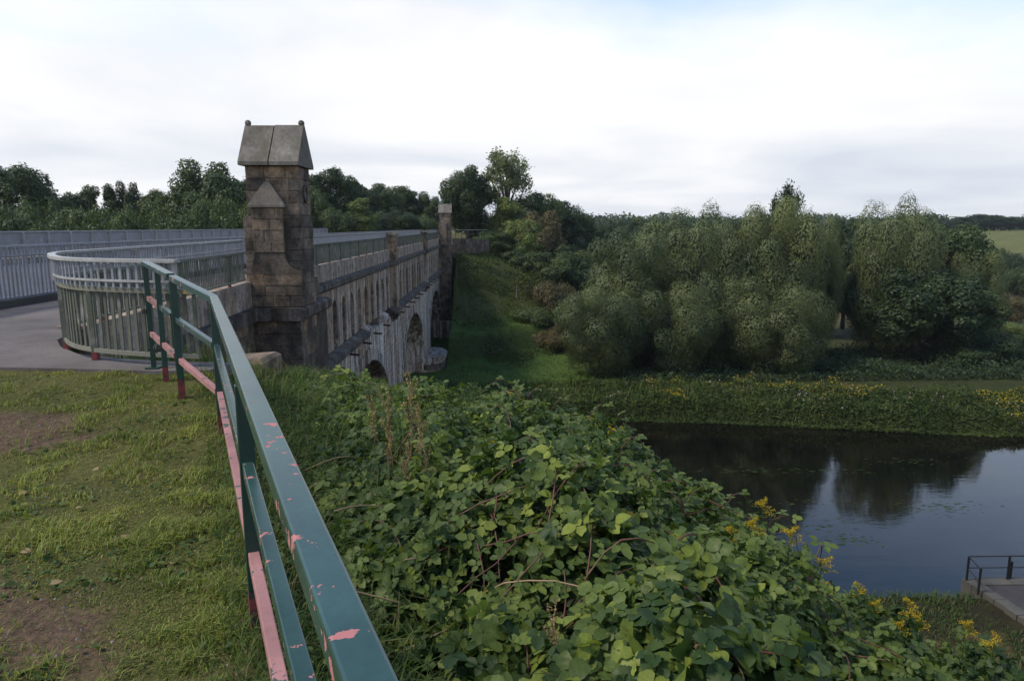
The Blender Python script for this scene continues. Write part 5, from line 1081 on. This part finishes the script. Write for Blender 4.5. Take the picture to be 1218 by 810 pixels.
def pebbles():
    r = np.random.default_rng(61); n = 1500; rad = 1.6 * (9 / 1.6) ** r.random(n); th = r.uniform(R(-58), R(-4), n); x, y = rad * np.sin(th), rad * np.cos(th); ok = (rail_d(x, y) < .1) & (y < 7.3) & (r.random(n) < .15 + .85 * np.maximum(dirt(x, y), sstep(6.7, 7.1, y))); x, y = x[ok], y[ok]; mb = MB()
    for a, b in zip(x, y):
        s_ = random.uniform(.005, .014); z = float(G(a, b)); j = lambda: random.uniform(.7, 1.2) * s_
        mb.add([(a + j(), b, z), (a, b + j(), z), (a - j(), b, z), (a, b - j(), z), (a + random.uniform(-.3, .3) * s_, b, z + j() * .8), (a, b, z - s_)], [(0, 1, 4), (1, 2, 4), (2, 3, 4), (3, 0, 4), (1, 0, 5), (2, 1, 5), (3, 2, 5), (0, 3, 5)])
    tag(mb.build('gravel', M['gravel']), 'small loose pebbles on the worn soil', 'gravel', kind='stuff')
M['gravel'] = paint_mat('pebble grey', (.20, .185, .165), None, rough=.9, dirt=.8)
pebbles()

# ------------------------------------------------------------------ river landing
LZ = -12.02
a0, a1, a2 = atz(1143, 687, LZ), atz(1208, 732, LZ), atz(1300, 684, LZ)
ld = thing('river_landing', (a0[0] + 3, a0[1] - 2, -13), 'dark paved landing stage with stone edging at the river', 'landing')
MB().prism([(a0[0] + .45, a0[1] - .55), (a0[0] + .75, a1[1] - 1.0), (a0[0] + 12, a1[1] - 1.5), (a0[0] + 12, a0[1] - .4)], 'z', -13.4, LZ - .03).build('paving', M['landing'], ld)
for k in range(7):
    f0, f1 = k / 7, (k + 1) / 7; q = lambda f: (a0[0] + .35 * f, a0[1] + (a1[1] - 1.0 - a0[1]) * f); p0, p1 = q(f0), q(f1); j = random.uniform(-.04, .04)
    MB().prism([(p0[0] + j, p0[1] - .012), (p1[0] + j, p1[1] + .012), (p1[0] + .5, p1[1] + .012), (p0[0] + .5, p0[1] - .012)], 'z', -13.5, LZ + random.uniform(-.03, .02)).build('edge_stone', M['concrete'], ld)
for k in range(9):
    x0 = a0[0] + .52 + k * 1.25; MB().box(x0 + .01, x0 + 1.24, a0[1] - .55, a0[1] + random.uniform(-.04, .04), -13.5, LZ + random.uniform(-.03, .015)).build('edge_stone', M['concrete'], ld)
lr = thing('landing_railing', (a0[0] + .2, a0[1] - .2, LZ), 'thin black iron railing round the river landing', 'railing')
A = np.array([a0[0] + .12, a0[1] - .15]); Bq = atz(1163.5, 704, LZ)[:2]; Cq = np.array([A[0] + 9.5, A[1] - .05])
MB().tube([(*A, LZ + .98), (*Cq, LZ + .98)], .028, 6).build('top_rail', M['black'], lr); MB().tube([(*A, LZ + .5), (*Cq, LZ + .5)], .022, 6).build('middle_rail', M['black'], lr)
MB().tube([(*A, LZ + .96), (*Bq, LZ + .92)], .025, 6).build('side_rail', M['black'], lr); MB().tube([(*A, LZ + .48), (*Bq, LZ + .44)], .02, 6).build('side_rail', M['black'], lr)
for q in [A, Bq] + [np.array([A[0] + 1.62 * k, A[1] - .01]) for k in (1, 2, 3, 4, 5)]: MB().box(q[0] - .03, q[0] + .03, q[1] - .03, q[1] + .03, LZ - .1, LZ + .98).build('post', M['black'], lr)
q = atz(1201, 687, LZ); tag(MB().box(q[0] - .04, q[0] + .04, q[1] - .04, q[1] + .04, LZ - .1, LZ + .66).prism([(q[0] - .05, LZ + .66), (q[0] + .05, LZ + .66), (q[0], LZ + .72)], 'y', q[1] - .05, q[1] + .05).build('mooring_post', M['black']), 'short black mooring post behind the landing railing', 'post')
# small far things
p = aty(380.5, 270, 88); mk = thing('marker_post', (p[0], 88, .05), 'tiny white marker post at the road side past the bridge', 'post'); MB().box(p[0] - .07, p[0] + .07, 87.95, 88.05, .05, p[2] - .2).build('shaft', M['white'], mk); MB().box(p[0] - .075, p[0] + .075, 87.94, 88.06, p[2] - .2, p[2]).build('head', M['black'], mk)
p = aty(613, 402, 84); zb = float(G(p[0], 80)); st = thing('wooden_stake', (p[0], 80, zb), 'thin pale stake on the far grass slope', 'stake'); MB().tube([(p[0], 80, zb - .1), (p[0] + .03, 80, zb + 1.5)], [.06, .05], 6).build('shaft', M['wood'], st)
def field_fence():
    Y = 190; p0, p1 = aty(1190, 292, Y), aty(1212, 292, Y); zb = float(G(p0[0], Y)); f = thing('field_fence', (p0[0], Y, zb), 'small pale rail fence in the distant field at the right', 'fence')
    for z in (.5, 1.0, 1.4): MB().sweep([(p0[0] - 3, Y, zb + z), (p1[0] + 8, Y, zb + z)], .08, .14).build('rail', M['wood'], f)
    for x in np.arange(p0[0] - 3, p1[0] + 8, 2.2): MB().box(x - .08, x + .08, Y - .1, Y - .045, zb - .1, zb + 1.6).build('post', M['wood'], f)
field_fence()

# ------------------------------------------------------------------ haze
def build_haze():
    m = bpy.data.materials.new('thin valley haze'); m.use_nodes = True; nt = m.node_tree; nt.nodes.clear()
    o_ = nt.nodes.new('ShaderNodeOutputMaterial'); v = nt.nodes.new('ShaderNodeVolumePrincipled'); v.inputs['Color'].default_value = (.86, .92, 1, 1); v.inputs['Density'].default_value = .00016; v.inputs['Anisotropy'].default_value = .3
    nt.links.new(v.outputs[0], o_.inputs['Volume'])
    tag(MB().box(-950, 2100, -70, 2700, -16, 40).build('haze', m), kind='stuff')
build_haze()
